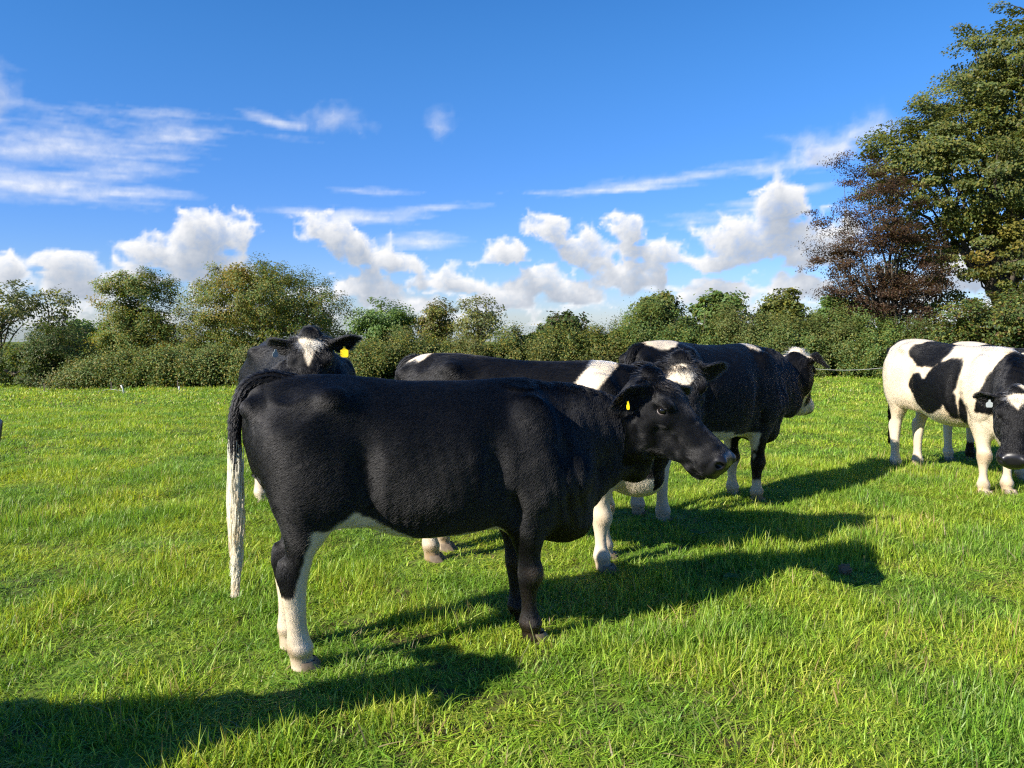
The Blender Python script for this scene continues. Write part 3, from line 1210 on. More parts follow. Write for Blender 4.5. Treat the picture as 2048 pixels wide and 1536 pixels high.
def build_trees():
    L = crown_lobe
    # left side
    tree('ash_tree', 'thin pale green ash tree leaning at the left edge', 'tree', foot(10, 40),
         [L(-90, 60, 560, 650, 40), L(-30, 75, 575, 640, 40), L(-120, 30, 620, 740, 40)], PALE, 110, 5200, .16, 201, .55, .20, True, 26, flat=.5, twigs=30, spray=.3)
    tree('ash_tree', 'small half bare ash tree with thin upright twigs at the left', 'tree', foot(105, 41),
         [L(82, 150, 572, 640, 41), L(60, 172, 625, 700, 41)], PALE[:2] + OLIVE[:2], 80, 2600, .15, 202, .45, .14, True, 24, flat=.6, twigs=90)
    tree('thorn_bush', 'dark rounded thorn bush at the left end of the hedge', 'bush', foot(105, 27),
         [L(25, 185, 645, 770, 27), L(40, 180, 700, 800, 27), L(-40, 60, 680, 800, 27.5)], DARKG + BROWNH[:1], 190, 28000, .075, 203, .34, .10, limbs=10)
    tree('field_maple', 'golden green tree left of the big rounded tree', 'tree', foot(275, 33),
         [L(192, 362, 548, 650, 33), L(195, 370, 600, 740, 33), L(180, 270, 640, 760, 32.5), L(195, 360, 660, 770, 32.5), L(215, 345, 590, 720, 33, 1.2), L(205, 355, 640, 720, 32.2, 1.0), L(240, 330, 540, 600, 33)], OLIVE + GREEN[:2], 330, 60000, .085, 204, .42, .20,
         patches=(GOLD, .30, .5), limbs=14, spray=.12)
    tree('hawthorn_tree', 'big rounded olive green tree behind the star faced cow', 'tree', foot(520, 34),
         [L(355, 690, 535, 700, 34), L(400, 660, 522, 640, 34), L(350, 560, 590, 760, 33.5), L(520, 695, 570, 740, 34), L(430, 560, 518, 580, 34)], OLIVE + GREEN[:1], 460, 80000, .085, 205, .45, .26,
         patches=(GOLD, .22, .45), limbs=18, spray=.15, twigs=20)
    # behind the hedge, middle
    tree('oak_tree', 'round green tree above the hedge in the middle distance', 'tree', foot(765, 52),
         [L(705, 832, 602, 690, 52), L(690, 780, 630, 720, 52), L(745, 835, 620, 715, 52)], GREEN, 190, 15000, .17, 206, .55, .25)
    tree('oak_tree', 'small brownish tree between the green tree and the see through tree', 'tree', foot(880, 52),
         [L(840, 920, 602, 680, 52), L(835, 905, 635, 710, 52)], OLIVE + BROWNH, 110, 8000, .16, 207, .5, .2)
    tree('ash_tree', 'pale see through tree with bare branches above the hedge', 'tree', foot(955, 50),
         [L(912, 1005, 590, 665, 50), L(905, 1010, 615, 690, 50)], PALE + OLIVE[:2], 120, 3600, .17, 208, .5, .2, True, 34, twigs=70)
    # young sycamores growing out of the hedge
    spots = [(1125, 620, 62, 'dark young sycamore above the cow with the shoulder band', DARKG + [(.07, .05, .02)], 209),
             (1312, 580, 58, 'tall young sycamore with loose leafy shoots above the hedge', SYC, 210),
             (1435, 572, 62, 'bright green young sycamore with a shoot on top', GREEN + SYC[:2], 211),
             (1560, 575, 50, 'rounded olive young sycamore left of the copper beech', SYC + OLIVE[:2], 212),
             (1668, 590, 60, 'green young sycamore in front of the copper beech', GREEN, 213)]
    for (px, top, hw, lab, pal, sd) in spots:
        Y = 28.5
        tree('young_sycamore', lab, 'tree', foot(px, Y),
             [L(px - hw, px + hw, top + 25, 720, Y, .9), L(px - hw * .7, px + hw * .5, top + 8, top + 90, Y, .7), L(px - hw * .2, px + hw * .75, top + 2, top + 60, Y, .6)],
             pal, 140, 10000, .115, sd, .26, .07, limbs=16, aspect=.9, spray=.10, twigs=24, group='young sycamores growing out of the hedge')
    # the big trees on the right
    tree('copper_beech', 'purple brown copper beech left of the big sycamore', 'tree', foot(1800, 27.9),
         [L(1660, 1850, 420, 640, 27.9, 1.3), L(1690, 1840, 340, 520, 27.9, 1.1), L(1630, 1750, 440, 560, 27.9, 1.0), L(1640, 1830, 530, 645, 27.9, 1.2), L(1690, 1780, 315, 420, 28.0, .8), L(1612, 1700, 505, 545, 27.8, .5), L(1680, 1740, 305, 335, 27.9, .4), L(1625, 1690, 405, 450, 27.8, .5), L(1750, 1910, 560, 660, 28.0, 1.2), L(1780, 1900, 440, 600, 28.1, 1.0)],
         COPPER, 430, 62000, .065, 214, .40, .22, limbs=24, spray=.22, twigs=110, flat=.45)
    tree('sycamore_tree', 'very tall green sycamore filling the right edge of the picture', 'tree', foot(2060, 30.5),
         [L(1760, 2360, 120, 560, 30.5, 4.0), L(1745, 2050, 210, 480, 30, 3.0), L(1830, 2250, 60, 380, 30.5, 3.4), L(1930, 2200, -40, 260, 30.5, 3.0),
          L(1780, 2150, 400, 640, 30, 3.0), L(1745, 1900, 240, 380, 29.8, 1.8), L(1780, 1900, 200, 330, 29.8, 1.8), L(1985, 2150, 20, 200, 30, 2.0)],
         SYC, 900, 150000, .100, 215, .50, .36, limbs=44, aspect=.85, spray=.16, twigs=60, flat=.5, patches=(GOLD, .12, .4))
    tree('hazel_bush', 'broad dark green bush behind the patched cow at the right', 'bush', foot(1985, 24.5),
         [L(1860, 2120, 585, 700, 24.5), L(1950, 2200, 575, 700, 24.3), L(1840, 2000, 640, 760, 24)], DARKG + OLIVE[:2] + [(.10, .06, .02)], 230, 22000, .10, 216, .36, .12)
    # far wood on the hillside, left
    for k, (px, py, Y, w) in enumerate(((160, 640, 90, 30), (190, 644, 95, 26))):
        b = P(px, py + 26, Y)
        tree('far_tree', ['far tree right of the half bare ash', 'far tree just left of the golden green tree'][k], 'tree',
             (b.x, Y, float(ground_z(b.x, Y))), [L(px - w, px + w, py, py + 40, Y), L(px - w, px + w, py + 20, py + 110, Y)], GREEN, 90, 4200, .35, 230 + k, .9, .4, limbs=4)


build_trees()


def hedge(label, path, seed, pal, nleaf, brown=.4, depth=1.3):
    """path: list of (px, py of the top, Y); foot on the ground; leaves fill a bumpy bank"""
    rng = np.random.default_rng(seed)
    pts = []
    for (px, py, Y) in path:
        t = P(px, py, Y)
        g = float(ground_z(t.x, Y))
        pts.append((t.x, Y, g, t.z - g))
    pts = np.array(pts)
    root = bpy.data.objects.new('hedge', None)
    mid = pts[len(pts) // 2]
    base = np.array([mid[0], mid[1], mid[2]])
    root.location = tuple(base)
    link(root)
    tag(root, label, 'hedge')
    seg = np.concatenate([[0], np.cumsum(np.hypot(np.diff(pts[:, 0]), np.diff(pts[:, 1])))])

    nc = int(seg[-1] * 26)
    sc_ = rng.uniform(0, seg[-1], nc)
    x, y, g, h = [np.interp(sc_, seg, pts[:, i]) for i in range(4)]
    u = rng.random(nc) ** .8                                     # height in the hedge
    hn = h * (1 + .16 * fnoise(np.stack([sc_ * .8, 0 * sc_, 0 * sc_], 1), seed, 3))
    prof = np.interp(u, [0, .15, .5, .8, 1], [.75, .95, 1.0, .75, .30]) * depth
    v_ = np.where(rng.random(nc) < .7, -np.sqrt(rng.random(nc)), rng.uniform(-1, 1, nc))
    cc = np.stack([x, y + v_ * prof * (1 + .3 * fnoise(np.stack([sc_ * .9, u * 2, 0 * u], 1), seed + 4, 2)), g + .12 + u * (hn - .22)], 1)
    d = np.stack([rng.normal(0, .4, nc), v_, (u - .35) * 1.6], 1)
    d /= np.linalg.norm(d, axis=1, keepdims=True)
    per = np.maximum(3, rng.poisson(nleaf / nc, nc))
    ci = np.repeat(np.arange(nc), per)
    n = len(ci)
    rad = (rng.uniform(.10, .24, nc))[ci, None]
    cen = cc[ci] + rng.normal(0, 1, (n, 3)) * rad + d[ci] * (np.abs(rng.normal(0, .11, n)))[:, None]
    cen[:, 2] = np.maximum(cen[:, 2], np.interp(cen[:, 0], pts[:, 0], pts[:, 2]) + .03)
    v, f = leaf_cards(rng, cen, .060, .4, d[ci] * .6, .75)
    col = palette_pick(rng, n, pal) * rng.uniform(.75, 1.2, nc)[ci, None]
    w = (np.clip((fnoise(np.stack([sc_ * .55, cc[:, 2] * .9, v_], 1), seed + 7, 2)) * 2.2, 0, 1) * brown)[ci]
    col = col * (1 - w[:, None]) + palette_pick(rng, n, BROWNH) * w[:, None]
    mesh_obj('foliage', v - base, f, M_LEAF, root, False, {'tint': np.repeat(col, 4, 0)})
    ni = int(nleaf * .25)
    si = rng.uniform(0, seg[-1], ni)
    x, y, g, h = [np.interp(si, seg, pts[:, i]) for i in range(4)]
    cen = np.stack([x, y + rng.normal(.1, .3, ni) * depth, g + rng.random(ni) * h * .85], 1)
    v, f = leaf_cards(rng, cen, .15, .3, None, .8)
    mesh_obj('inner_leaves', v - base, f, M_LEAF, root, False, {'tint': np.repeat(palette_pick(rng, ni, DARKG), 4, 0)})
    parts = []
    for k in range(int(seg[-1] * 5)):
        sx = rng.uniform(0, seg[-1])
        x, y, g, h = [float(np.interp(sx, seg, pts[:, i])) for i in range(4)]
        p0 = np.array([x, y + rng.uniform(-.4, .4) * depth, g - .1])
        p1 = p0 + [rng.normal(0, .3), rng.uniform(-.5, .3) * depth, h * rng.uniform(.7, 1.13)]
        parts.append(tube(limb_path(rng, p0, p1, 5, .07) - base, np.linspace(.03, .005, 5), 4))
    tag(mesh_obj('stems', *join(parts), M_BARK, root), kind='stuff')


def build_hedges():
    hedge('low rough hedge running along the field edge at the left', [(140, 745, 25.5), (230, 715, 25.5), (330, 700, 25.6), (420, 700, 25.8), (520, 695, 26), (640, 690, 26.3), (740, 685, 26.6)],
          301, OLIVE + GREEN[:2], 62000, .6)
    hedge('middle stretch of hedge behind the cow with the shoulder band', [(725, 688, 26.6), (800, 675, 26.8), (900, 680, 27), (970, 682, 27), (1040, 658, 27.1), (1100, 640, 27.2), (1180, 660, 27.3), (1250, 640, 27.4)],
          302, OLIVE + DARKG[:2], 62000, .5)
    hedge('tall hedge behind the white faced cow', [(1240, 640, 27.4), (1310, 615, 27.5), (1380, 640, 27.5), (1450, 612, 27.5), (1520, 640, 27.4), (1600, 640, 27.2), (1680, 630, 27), (1760, 645, 26.5), (1830, 650, 26)],
          303, GREEN + OLIVE[:3], 78000, .5)
    hedge('thick hedge behind the patched cow at the right edge', [(1815, 655, 25.8), (1900, 640, 25.2), (2000, 640, 24.6), (2130, 640, 24)], 304, GREEN[:2] + DARKG + [(.12, .06, .02)], 42000, .45)


build_hedges()


def build_fence():
    m_post = plain_mat('pale_post', (.55, .55, .50), .6, .3, .2, 30)
    m_wood = plain_mat('wooden_post', (.12, .10, .08), .8, .2, .3, 25, .4)
    m_wire = plain_mat('fence_wire', (.50, .50, .48), .5, .5, .1, 40)
    root = bpy.data.objects.new('wire_fence', None)
    base = np.array(foot(600, 23.6))
    root.location = tuple(base)
    link(root)
    tag(root, 'thin wire fence on small posts along the foot of the hedge', 'fence')
    posts = [(-60, 794, 22.0), (88, 782, 22.6), (222, 778, 23.0), (355, 779, 23.2), (480, 777, 23.4), (620, 770, 23.6), (760, 764, 24), (900, 760, 24.3), (1040, 754, 24.6), (1180, 748, 24.9),
             (1320, 743, 25), (1460, 739, 25), (1600, 735, 25), (1790, 733, 24.5), (1960, 731, 23.6), (2120, 730, 22.6)]
    tops = []
    for (px, py, Y) in posts:
        t = P(px, py, Y)
        g = float(ground_full(t.x, Y))
        v, f = tube(np.array([[t.x, Y, g - .1], [t.x + .01, Y, g + .3], [t.x, Y, t.z + .03]]) - base, [.016, .015, .014], 7)
        mesh_obj('post', v, f, m_wood, root)
        tops.append((t.x, Y, t.z))
    for a, b in zip(tops[:-1], tops[1:]):
        a, b = np.array(a), np.array(b)
        t = np.linspace(0, 1, 9)[:, None]
        p = a + (b - a) * t
        p[:, 2] -= .10 * np.sin(t[:, 0] * math.pi)
        p[:, 1] -= .02
        v, f = tube(p - base, np.full(9, .005), 4)
        mesh_obj('wire', v, f, m_wire, root)
    # two short pale stakes at the field edge
    for (px, py, Y, dx, h, lab) in ((249, 791, 21.6, -.09, .17, 'leaning short white stake at the left field edge'), (359, 792, 21.6, .0, .10, 'tiny pale stake stub at the left field edge')):
        x = P(px, py, Y).x
        g = float(ground_full(x, Y))
        v, f = tube(np.array([[0, 0, -.05], [dx * .5, 0, .10 + h * .5], [dx, 0, .10 + h]]), [.022, .021, .020], 7)
        o = mesh_obj('marker_stake', v, f, m_post)
        o.location = (x, Y, g)
        tag(o, lab, 'stake')


build_fence()


# ------------------------------------------------------------------ small plants and bits in the grass
def build_bits():
    rng = np.random.default_rng(404)
    # broad-leaved docks
    docks = [(1462, 1172, 'dock plant with broad grey green leaves in the shade of the cows', .05, 5), 
             (520, 1238, None, .05, 3), (1395, 1095, 'low leafy weed between two cow shadows', .06, 5)]
    for (px, py, lab, sz, nl) in docks:
        if lab is None:
            continue
        x_, y_, z_ = ray(px, py)
        t = -CAM_Z / z_
        x, y = x_ * t, y_ * t
        Vs, Ts, off = [], [], 0
        for k in range(nl):
            a = rng.uniform(0, 6.28)
            L, w = sz * rng.uniform(.8, 1.5), sz * rng.uniform(.35, .5)
            n = 6
            for i in range(n):
                s = i / (n - 1)
                r = L * s
                zz = .03 + sz * (1.2 * s - .9 * s * s)
                ww = w * math.sin(math.pi * min(.98, .08 + s * .9)) + .002
                d = np.array([math.cos(a), math.sin(a), 0])
                e = np.array([-d[1], d[0], 0])
                Vs += [d * r + e * ww + [0, 0, zz + .008], d * r + [0, 0, zz], d * r - e * ww + [0, 0, zz + .008]]
            for i in range(n - 1):
                b = off + i * 3
                Ts += [(b, b + 3, b + 4, b + 1), (b + 1, b + 4, b + 5, b + 2)]
            off += n * 3
        Vs = np.array(Vs)
        c = np.tile([.12, .20, .05], (len(Vs), 1)) * np.repeat(rng.uniform(.75, 1.2, (nl, 1)), 18, 0)
        o = mesh_obj('dock_plant', Vs, np.array(Ts), M_LEAF, None, True, {'tint': c})
        o.location = (x, y, float(ground_full(x, y)) + .02)
        tag(o, lab, 'weed')
    # dried clod of earth in the shade
    x_, y_, z_ = ray(1690, 1150)
    t = -CAM_Z / z_
    bm = bmesh.new()
    bmesh.ops.create_icosphere(bm, subdivisions=4, radius=1)
    for v in bm.verts:
        p = np.array(v.co)
        k = 1 + .5 * float(fnoise(p[None] * 2.2, 7, 3)[0])
        v.co = Vector((p[0] * .036 * k, p[1] * .040 * k, p[2] * .036 * k + .018))
    me = bpy.data.meshes.new('earth_clod')
    bm.to_mesh(me)
    bm.free()
    me.materials.append(plain_mat('dry_earth', (.16, .105, .065), .95, .1, .5, 60, .8))
    o = bpy.data.objects.new('earth_clod', me)
    o.location = (x_ * t, y_ * t, float(ground_full(x_ * t, y_ * t)) + .01)
    link(o)
    tag(o, 'brown lump of dry earth in the shade of the big cow', 'earth clod')
    # a few thin flowering grass stems
    Vs, Fs, cols = [], [], []
    off = 0
    stems = [(1405, 1175, .22), (1600, 985, .20), (1640, 985, .17), (1660, 990, .2), (1555, 1105, .14), (1720, 1125, .13), (1370, 1075, .16)]
    for k in range(40):
        stems.append((rng.uniform(40, 2000), rng.uniform(1010, 1480), rng.uniform(.12, .2)))
    parts = []
    for (px, py, h) in stems:
        x_, y_, z_ = ray(px, py)
        t = -CAM_Z / z_
        b = np.array([x_ * t, y_ * t, float(ground_full(x_ * t, y_ * t))])
        e = b + [rng.normal(0, .05), rng.normal(0, .05), h]
        parts.append(tube(limb_path(rng, b, e, 5, .04), [.0016, .0014, .0012, .0022, .0008], 4))
    v, f = join(parts)
    o = mesh_obj('grass_stems', v, f, M_LEAF, None, True, {'tint': np.tile([.24, .26, .10], (len(v), 1))})
    tag(o, 'thin pale grass stems standing above the turf', 'grass stems', kind='stuff')


build_bits()

# ------------------------------------------------------------------ the cow itself
def sstep(x, a=-0.012, b=0.012):
    t = np.clip((x - a) / (b - a), 0, 1)
    return t * t * (3 - 2 * t)


EAR_V, EAR_F = ear_mesh()


def hoof_mesh(mat_frame_x=1):
    """two claws, pointing along +X, standing on z = 0"""
    Vs, Fs, off = [], [], 0
    for s in (-1, 1):
        rings = [(0.0, .062, .030, .012), (.02, .060, .030, .010), (.045, .050, .028, .002), (.07, .038, .026, -.004)]
        n = 12
        a = np.linspace(0, 2 * math.pi, n, endpoint=False)
        V = []
        for (z, rx, ry, cx) in rings:
            x = np.cos(a) * rx
            x = np.where(x > 0, x * 1.15, x)
            V.append(np.stack([x + cx, np.sin(a) * ry * (1 - 0.35 * np.clip(np.cos(a), 0, 1)) + s * .030, np.full(n, z)], 1))
        V.append(np.array([[.01, s * .03, 0], [0, s * .03, .07]]))
        V = np.concatenate(V)
        q = []
        for i in range(3):
            k = np.arange(n)
            b = (k + 1) % n
            q.append(np.stack([i * n + k, i * n + b, (i + 1) * n + b, (i + 1) * n + k], 1))
        Vs.append(V)
        Fs.append(np.concatenate(q) + off)
        off += len(V)
    return np.concatenate(Vs), np.concatenate(Fs)


HOOF_V, HOOF_F = hoof_mesh()


def tag_plate(w=.052, h=.060):
    """flag-shaped plastic plate with a narrow neck, hanging along -Z, facing +Y"""
    prof = [(-.006, 0), (.006, 0), (.008, -.014), (w * .5, -.026), (w * .5, -h * .85), (w * .36, -h), (-w * .36, -h), (-w * .5, -h * .85), (-w * .5, -.026), (-.008, -.014)]
    n = len(prof)
    V = [(x, .0012, z) for x, z in prof] + [(x, -.0012, z) for x, z in prof]
    F = [tuple(range(n))[::-1], tuple(range(n, 2 * n))]
    Q = [(i, (i + 1) % n, n + (i + 1) % n, n + i) for i in range(n)]
    return np.array(V), [np.array(F), np.array(Q)]


def mat4(R, o, s=1.0):
    M = Matrix.Identity(4)
    for i in range(3):
        for j in range(3):
            M[i][j] = float(R[i, j]) * s
        M[i][3] = float(o[i])
    return M


def build_cow(spec):
    rng = np.random.default_rng(spec['seed'])
    px, py = spec['pos']
    ang = math.radians(spec['heading'])
    sc = spec.get('scale', 1.0)
    root = bpy.data.objects.new('cow', None)
    root.empty_display_size = 0.2
    gz = float(ground_z(px, py))
    root.location = (px, py, gz - .022)
    root.rotation_euler = (0, 0, ang)
    root.scale = (sc, sc, sc)
    link(root)
    tag(root, spec['label'], 'cow', 'black and white cattle in the pasture')
    ca, sa = math.cos(ang), math.sin(ang)

    def loc(p):
        x, y, z = p[0] - px, p[1] - py, p[2] - gz
        return np.array([ca * x + sa * y, -sa * x + ca * y, z]) / sc
    poll, muz = loc(spec['poll']), loc(spec['muzzle'])
    R = rot_frame(muz - poll, roll=math.radians(spec.get('roll', 0)))
    nose = poll + R[:, 0] * 0.60
    h = spec.get('res', .012)
    lo = np.minimum([-.85, -.42, 0], np.minimum(poll, nose) - .30)
    hi = np.maximum([1.0, .42, 1.42], np.maximum(poll, nose) + .30)
    lo[2] = 0
    F = Field(lo, hi, h)
    I3, O3 = np.eye(3), np.zeros(3)
    seed = spec['seed']

    def ribs(x, y, z):
        w = np.clip((x + .12) / .15, 0, 1) * np.clip((.48 - x) / .12, 0, 1) * np.clip((z - .62) / .15, 0, 1) * np.clip((1.2 - z) / .12, 0, 1)
        return .0004 * w * (.5 + .5 * np.sin(x * 9 + z * 7)) * np.sin((x + .18 * (z - .9)) * 2 * math.pi / .07)
    loft_x(F, I3, O3, TORSO[:, 0], TORSO[:, 1:], (-.74, -.34, .45), (.96, .34, 1.36), .03, 2.25, 0.30, ribs)
    for s in (-1, 1):
        ld = spec.get('legs', {})
        dxh, dyh = ld.get(('h', s), (0, 0))
        dxf, dyf = ld.get(('f', s), (0, 0))
        leg(F, HIND, s, dxh, dyh, .05)
        leg(F, FORE, s, dxf, dyf, .045)
        ellipsoid(F, (-.36, s * .150, 1.215), (.10, .06, .06), .10)          # hook bone
        ellipsoid(F, (-.355, s * .205, 1.250), (.045, .026, .028), .055)
        ellipsoid(F, (-.225, s * .305, .95), (.035, .045, .17), .08, cut=True)  # crease in front of the thigh
        ellipsoid(F, (.70, s * .235, 1.00), (.028, .030, .18), .06, cut=True)   # crease between neck and shoulder
        ellipsoid(F, (.46, s * .25, .70), (.03, .025, .08), .05, cut=True)      # behind the elbow
        ellipsoid(F, (-.695, s * .10, 1.20), (.045, .035, .045), .05)         # pin bone
        ellipsoid(F, (-.33, s * .185, .82), (.11, .065, .12), .06)            # stifle
        ellipsoid(F, (-.25, s * .16, .735), (.12, .03, .07), .06)             # flank fold
        ellipsoid(F, (.78, s * .165, .82), (.08, .055, .09), .07)             # point of shoulder
        ellipsoid(F, (.56, s * .185, 1.05), (.10, .045, .17), .06)            # shoulder blade muscle
        ellipsoid(F, (.60, s * .215, .83), (.11, .035, .12), .06)             # upper arm
        ellipsoid(F, (-.17, s * .335, 1.14), (.11, .045, .095), .09, cut=True)  # hollow of the flank
        ellipsoid(F, (.36, s * .285, .93), (.04, .022, .22), .06, cut=True)   # groove behind the shoulder
        ellipsoid(F, (-.57, s * .25, 1.20), (.09, .03, .05), .06, cut=True)
        for hx in ((-.545 + dxh * .48), ):                                     # point of hock
            ellipsoid(F, (hx - .040, s * (.134 + dyh * .48), .485), (.018, .020, .045), .035)
        ellipsoid(F, (.575 + dxf * .58, s * (.125 + dyf * .58), .355), (.05, .05, .055), .03)  # knee
        ellipsoid(F, (-.515 + dxh * .85, s * (.127 + dyh * .85), .115), (.05, .05, .035), .02)
        ellipsoid(F, (.570 + dxf * .87, s * (.120 + dyf * .87), .105), (.048, .05, .033), .02)
    # neck: ellipsoid discs along a curve from the shoulders to the back of the skull
    p0 = np.array([.56, 0, .965])
    p3 = poll + R[:, 0] * .015 + R[:, 2] * -.125
    dist = np.linalg.norm(p3 - p0)
    p1 = p0 + np.array([.42 * dist, 0, .0])
    back = R[:, 0] * .35 + np.array([.75, 0, .1]) * (1 - .25 * abs(R[1, 0])) * .6
    back /= np.linalg.norm(back)
    p2 = p3 - back * .30 * dist - np.array([0, 0, .05])
    nn = 15
    for i in range(nn):
        t = i / (nn - 1)
        c = (1 - t) ** 3 * p0 + 3 * (1 - t) ** 2 * t * p1 + 3 * (1 - t) * t * t * p2 + t ** 3 * p3
        T = 3 * (1 - t) ** 2 * (p1 - p0) + 6 * (1 - t) * t * (p2 - p1) + 3 * t * t * (p3 - p2)
        RR = rot_frame(T)
        hh = np.interp(t, [0, .35, .7, 1], spec.get('neck_h', [.295, .275, .245, .175]))
        ww = np.interp(t, [0, .35, .7, 1], [.185, .155, .130, .112])
        ellipsoid(F, c - RR[:, 2] * (.02 * math.sin(t * 3.1) + (spec.get('neck_drop', .19) * math.exp(-((t - .80) / .26) ** 2))), (dist / nn * 2.2, ww, hh), .03, RR)
        if .1 < t < .85:
            ellipsoid(F, c - RR[:, 2] * (hh * .93), (dist / nn * 2.4, .03, .05), .05, RR)      # dewlap
    ca_, cb_ = np.array([.84, 0, .70]), poll + R @ np.array([.10, 0, -.27])
    RT = rot_frame(cb_ - ca_)
    ld_ = np.linalg.norm(cb_ - ca_)
    for t in (.15, .4, .65, .9):                                                # loose skin of the throat
        ellipsoid(F, ca_ + (cb_ - ca_) * t - np.array([0, 0, .035 * math.sin(t * 3.14)]), (ld_ * .26, .075, .085), .07, RT)
    ellipsoid(F, (.80, 0, .565), (.13, .10, .085), .07)                         # brisket
    # head
    H = lambda x, y, z: poll + R @ np.array([x, y, z])
    loft_x(F, R, poll, HEAD[:, 0], HEAD[:, 1:], (-.09, -.16, -.36), (.59, .16, .07), .03, 2.5, .12)
    ellipsoid(F, H(-.012, 0, .022), (.05, .06, .038), .04, R)                   # poll
    for s in (-1, 1):
        ellipsoid(F, H(.11, s * .096, -.190), (.105, .044, .125), .04, R)       # cheek
        ellipsoid(F, H(.160, s * .110, -.010), (.055, .032, .024), .03, R)      # brow
        ellipsoid(F, H(.200, s * .108, -.088), (.055, .024, .020), .025, R)     # below the eye
        ellipsoid(F, H(.175, s * .130, -.048), (.036, .020, .021), .015, R, cut=True)
        ellipsoid(F, H(.32, s * .074, -.085), (.10, .018, .022), .03, R)        # face crest
        ellipsoid(F, H(.490, s * .070, -.125), (.065, .044, .052), .03, R)      # upper lip pad
        ellipsoid(F, H(.545, s * .064, -.068), (.036, .032, .030), .02, R)      # nostril rim
        ellipsoid(F, H(.562, s * .082, -.080), (.030, .020, .019), .006, R, cut=True)
        ellipsoid(F, H(.480, s * .104, -.176), (.085, .036, .008), .008, R, cut=True)   # mouth line
        ellipsoid(F, H(.285, s * .122, -.150), (.07, .022, .035), .04, R, cut=True)
        ellipsoid(F, H(.03, s * .12, -.025), (.035, .035, .035), .04, R)        # ear root
    ellipsoid(F, H(.465, 0, -.208), (.066, .062, .028), .025, R)                # chin
    ellipsoid(F, H(.552, 0, -.165), (.024, .064, .015), .012, R)
    v, q = surface_nets(F)
    v = smooth_mesh(v, q, 1)
    # small uneven relief: folds of skin and lumpy muscle
    n = mesh_normals(v, q)
    lump = fnoise(v * [7, 7, 5], seed + 3, 3) * .0035
    neckw = np.clip((v[:, 0] - .55) / .2, 0, 1) * np.clip((1.15 - v[:, 0]) / .15, 0, 1) * np.clip((v[:, 2] - .55) / .1, 0, 1)
    wob = fnoise(v * [3, 3, 2], seed + 9, 2) * .05
    folds = neckw * np.sin((v[:, 0] + .35 * (v[:, 2] - 1) + wob) * 2 * math.pi / .082) * .0026 * np.clip(.6 + fnoise(v * 6, seed + 13, 2), 0, 1.4)
    v = v + n * (lump + folds)[:, None]
    n = mesh_normals(v, q)
    hl = (v - poll) @ R                                                          # head coordinates
    ish = ((hl[:, 0] > -.03) & (np.abs(hl[:, 1]) < .18) & (hl[:, 2] > -.38) & (hl[:, 2] < .09)
           & (hl[:, 0] - .25 * hl[:, 2] > .02)).astype(float)
    nz = fnoise(v * [30, 30, 20], seed + 5, 3) * .035 + fnoise(v * 9, seed + 6, 2) * .045
    field = spec['coat'](v[:, 0], v[:, 1], v[:, 2], hl[:, 0], hl[:, 1], hl[:, 2], ish > .5, nz)
    white = sstep(field, -.008, .008)
    dirt = np.clip((.42 - v[:, 2]) / .35, 0, 1) * .45 + np.clip(1 - np.abs(v[:, 2] - .36) / .05, 0, 1) * np.clip((v[:, 0] - .5) / .1, 0, 1) * .9
    dirt = dirt + np.clip((.15 - v[:, 2]) / .10, 0, 1) * .9
    dirt = np.minimum(dirt * 1.3, .9) * np.clip(.6 + fnoise(v * 6, seed + 8, 3) * 1.1, 0, 1)
    stain = np.clip(fnoise(v * [3, 3, 3], seed + 11, 3) - .05, 0, 1) * spec.get('stain', .35)
    col = BLACK + (WHITE - BLACK) * white[:, None]
    warm = np.array([.62, .42, .22])
    col = col * (1 - (stain * white)[:, None]) + warm * (stain * white)[:, None]
    col = col * (1 - (dirt * (.25 + .75 * white))[:, None]) + DIRT * (dirt * (.25 + .75 * white))[:, None]
    bare = np.clip((hl[:, 0] - .515) / .02, 0, 1) * ish * np.clip((hl[:, 2] + .185) / .01, 0, 1)
    nosecol = np.array(spec.get('nose', (.009, .0085, .010)))
    col = col * (1 - bare[:, None]) + nosecol * bare[:, None]
    body = mesh_obj('body', v, q, M_COAT, root, True, {'tint': col, 'bare': bare})
    # ---- coat of short hair
    nh = spec.get('hairs', 40000)
    if nh:
        tri = np.concatenate([q[:, [0, 1, 2]], q[:, [0, 2, 3]]])
        e1, e2 = v[tri[:, 1]] - v[tri[:, 0]], v[tri[:, 2]] - v[tri[:, 0]]
        area = np.linalg.norm(np.cross(e1, e2), axis=1)
        cen = v[tri].mean(1)
        wgt = area * (1 - bare[tri].mean(1)) * (cen[:, 2] > .05)
        if spec.get('near_side'):
            wgt = wgt * np.where(n[tri[:, 0], 1] > .55, .25, 1.0)
        pick = rng.choice(len(tri), nh, p=wgt / wgt.sum())
        a, b = rng.random((2, nh))
        f = a + b > 1
        a[f], b[f] = 1 - a[f], 1 - b[f]
        t3 = tri[pick]
        bc = np.stack([1 - a - b, a, b], 1)
        base = (v[t3] * bc[..., None]).sum(1)
        nr = (n[t3] * bc[..., None]).sum(1)
        nr /= np.linalg.norm(nr, axis=1, keepdims=True)
        hb = (base - poll) @ R
        hw = (ish[t3] * bc).sum(1)[:, None]
        legw = np.clip((.62 - base[:, 2]) / .12, 0, 1)[:, None] * ((base[:, 0] < -.3) | (base[:, 0] > .42))[:, None]
        neckf = np.clip((base[:, 0] - .5) / .3, 0, 1)[:, None]
        flow = np.array([-.8, 0, -.5]) * (1 - neckf) + np.array([-.35, 0, -.9]) * neckf
        flow = flow * (1 - legw) + np.array([-.1, 0, -1]) * legw
        swirl = np.stack([fnoise(base * 4, seed + s_, 2) for s_ in (21, 22, 23)], 1)
        along, across = base[:, 0] * .8 + base[:, 2] * .5, base[:, 2] * .8 - base[:, 0] * .5
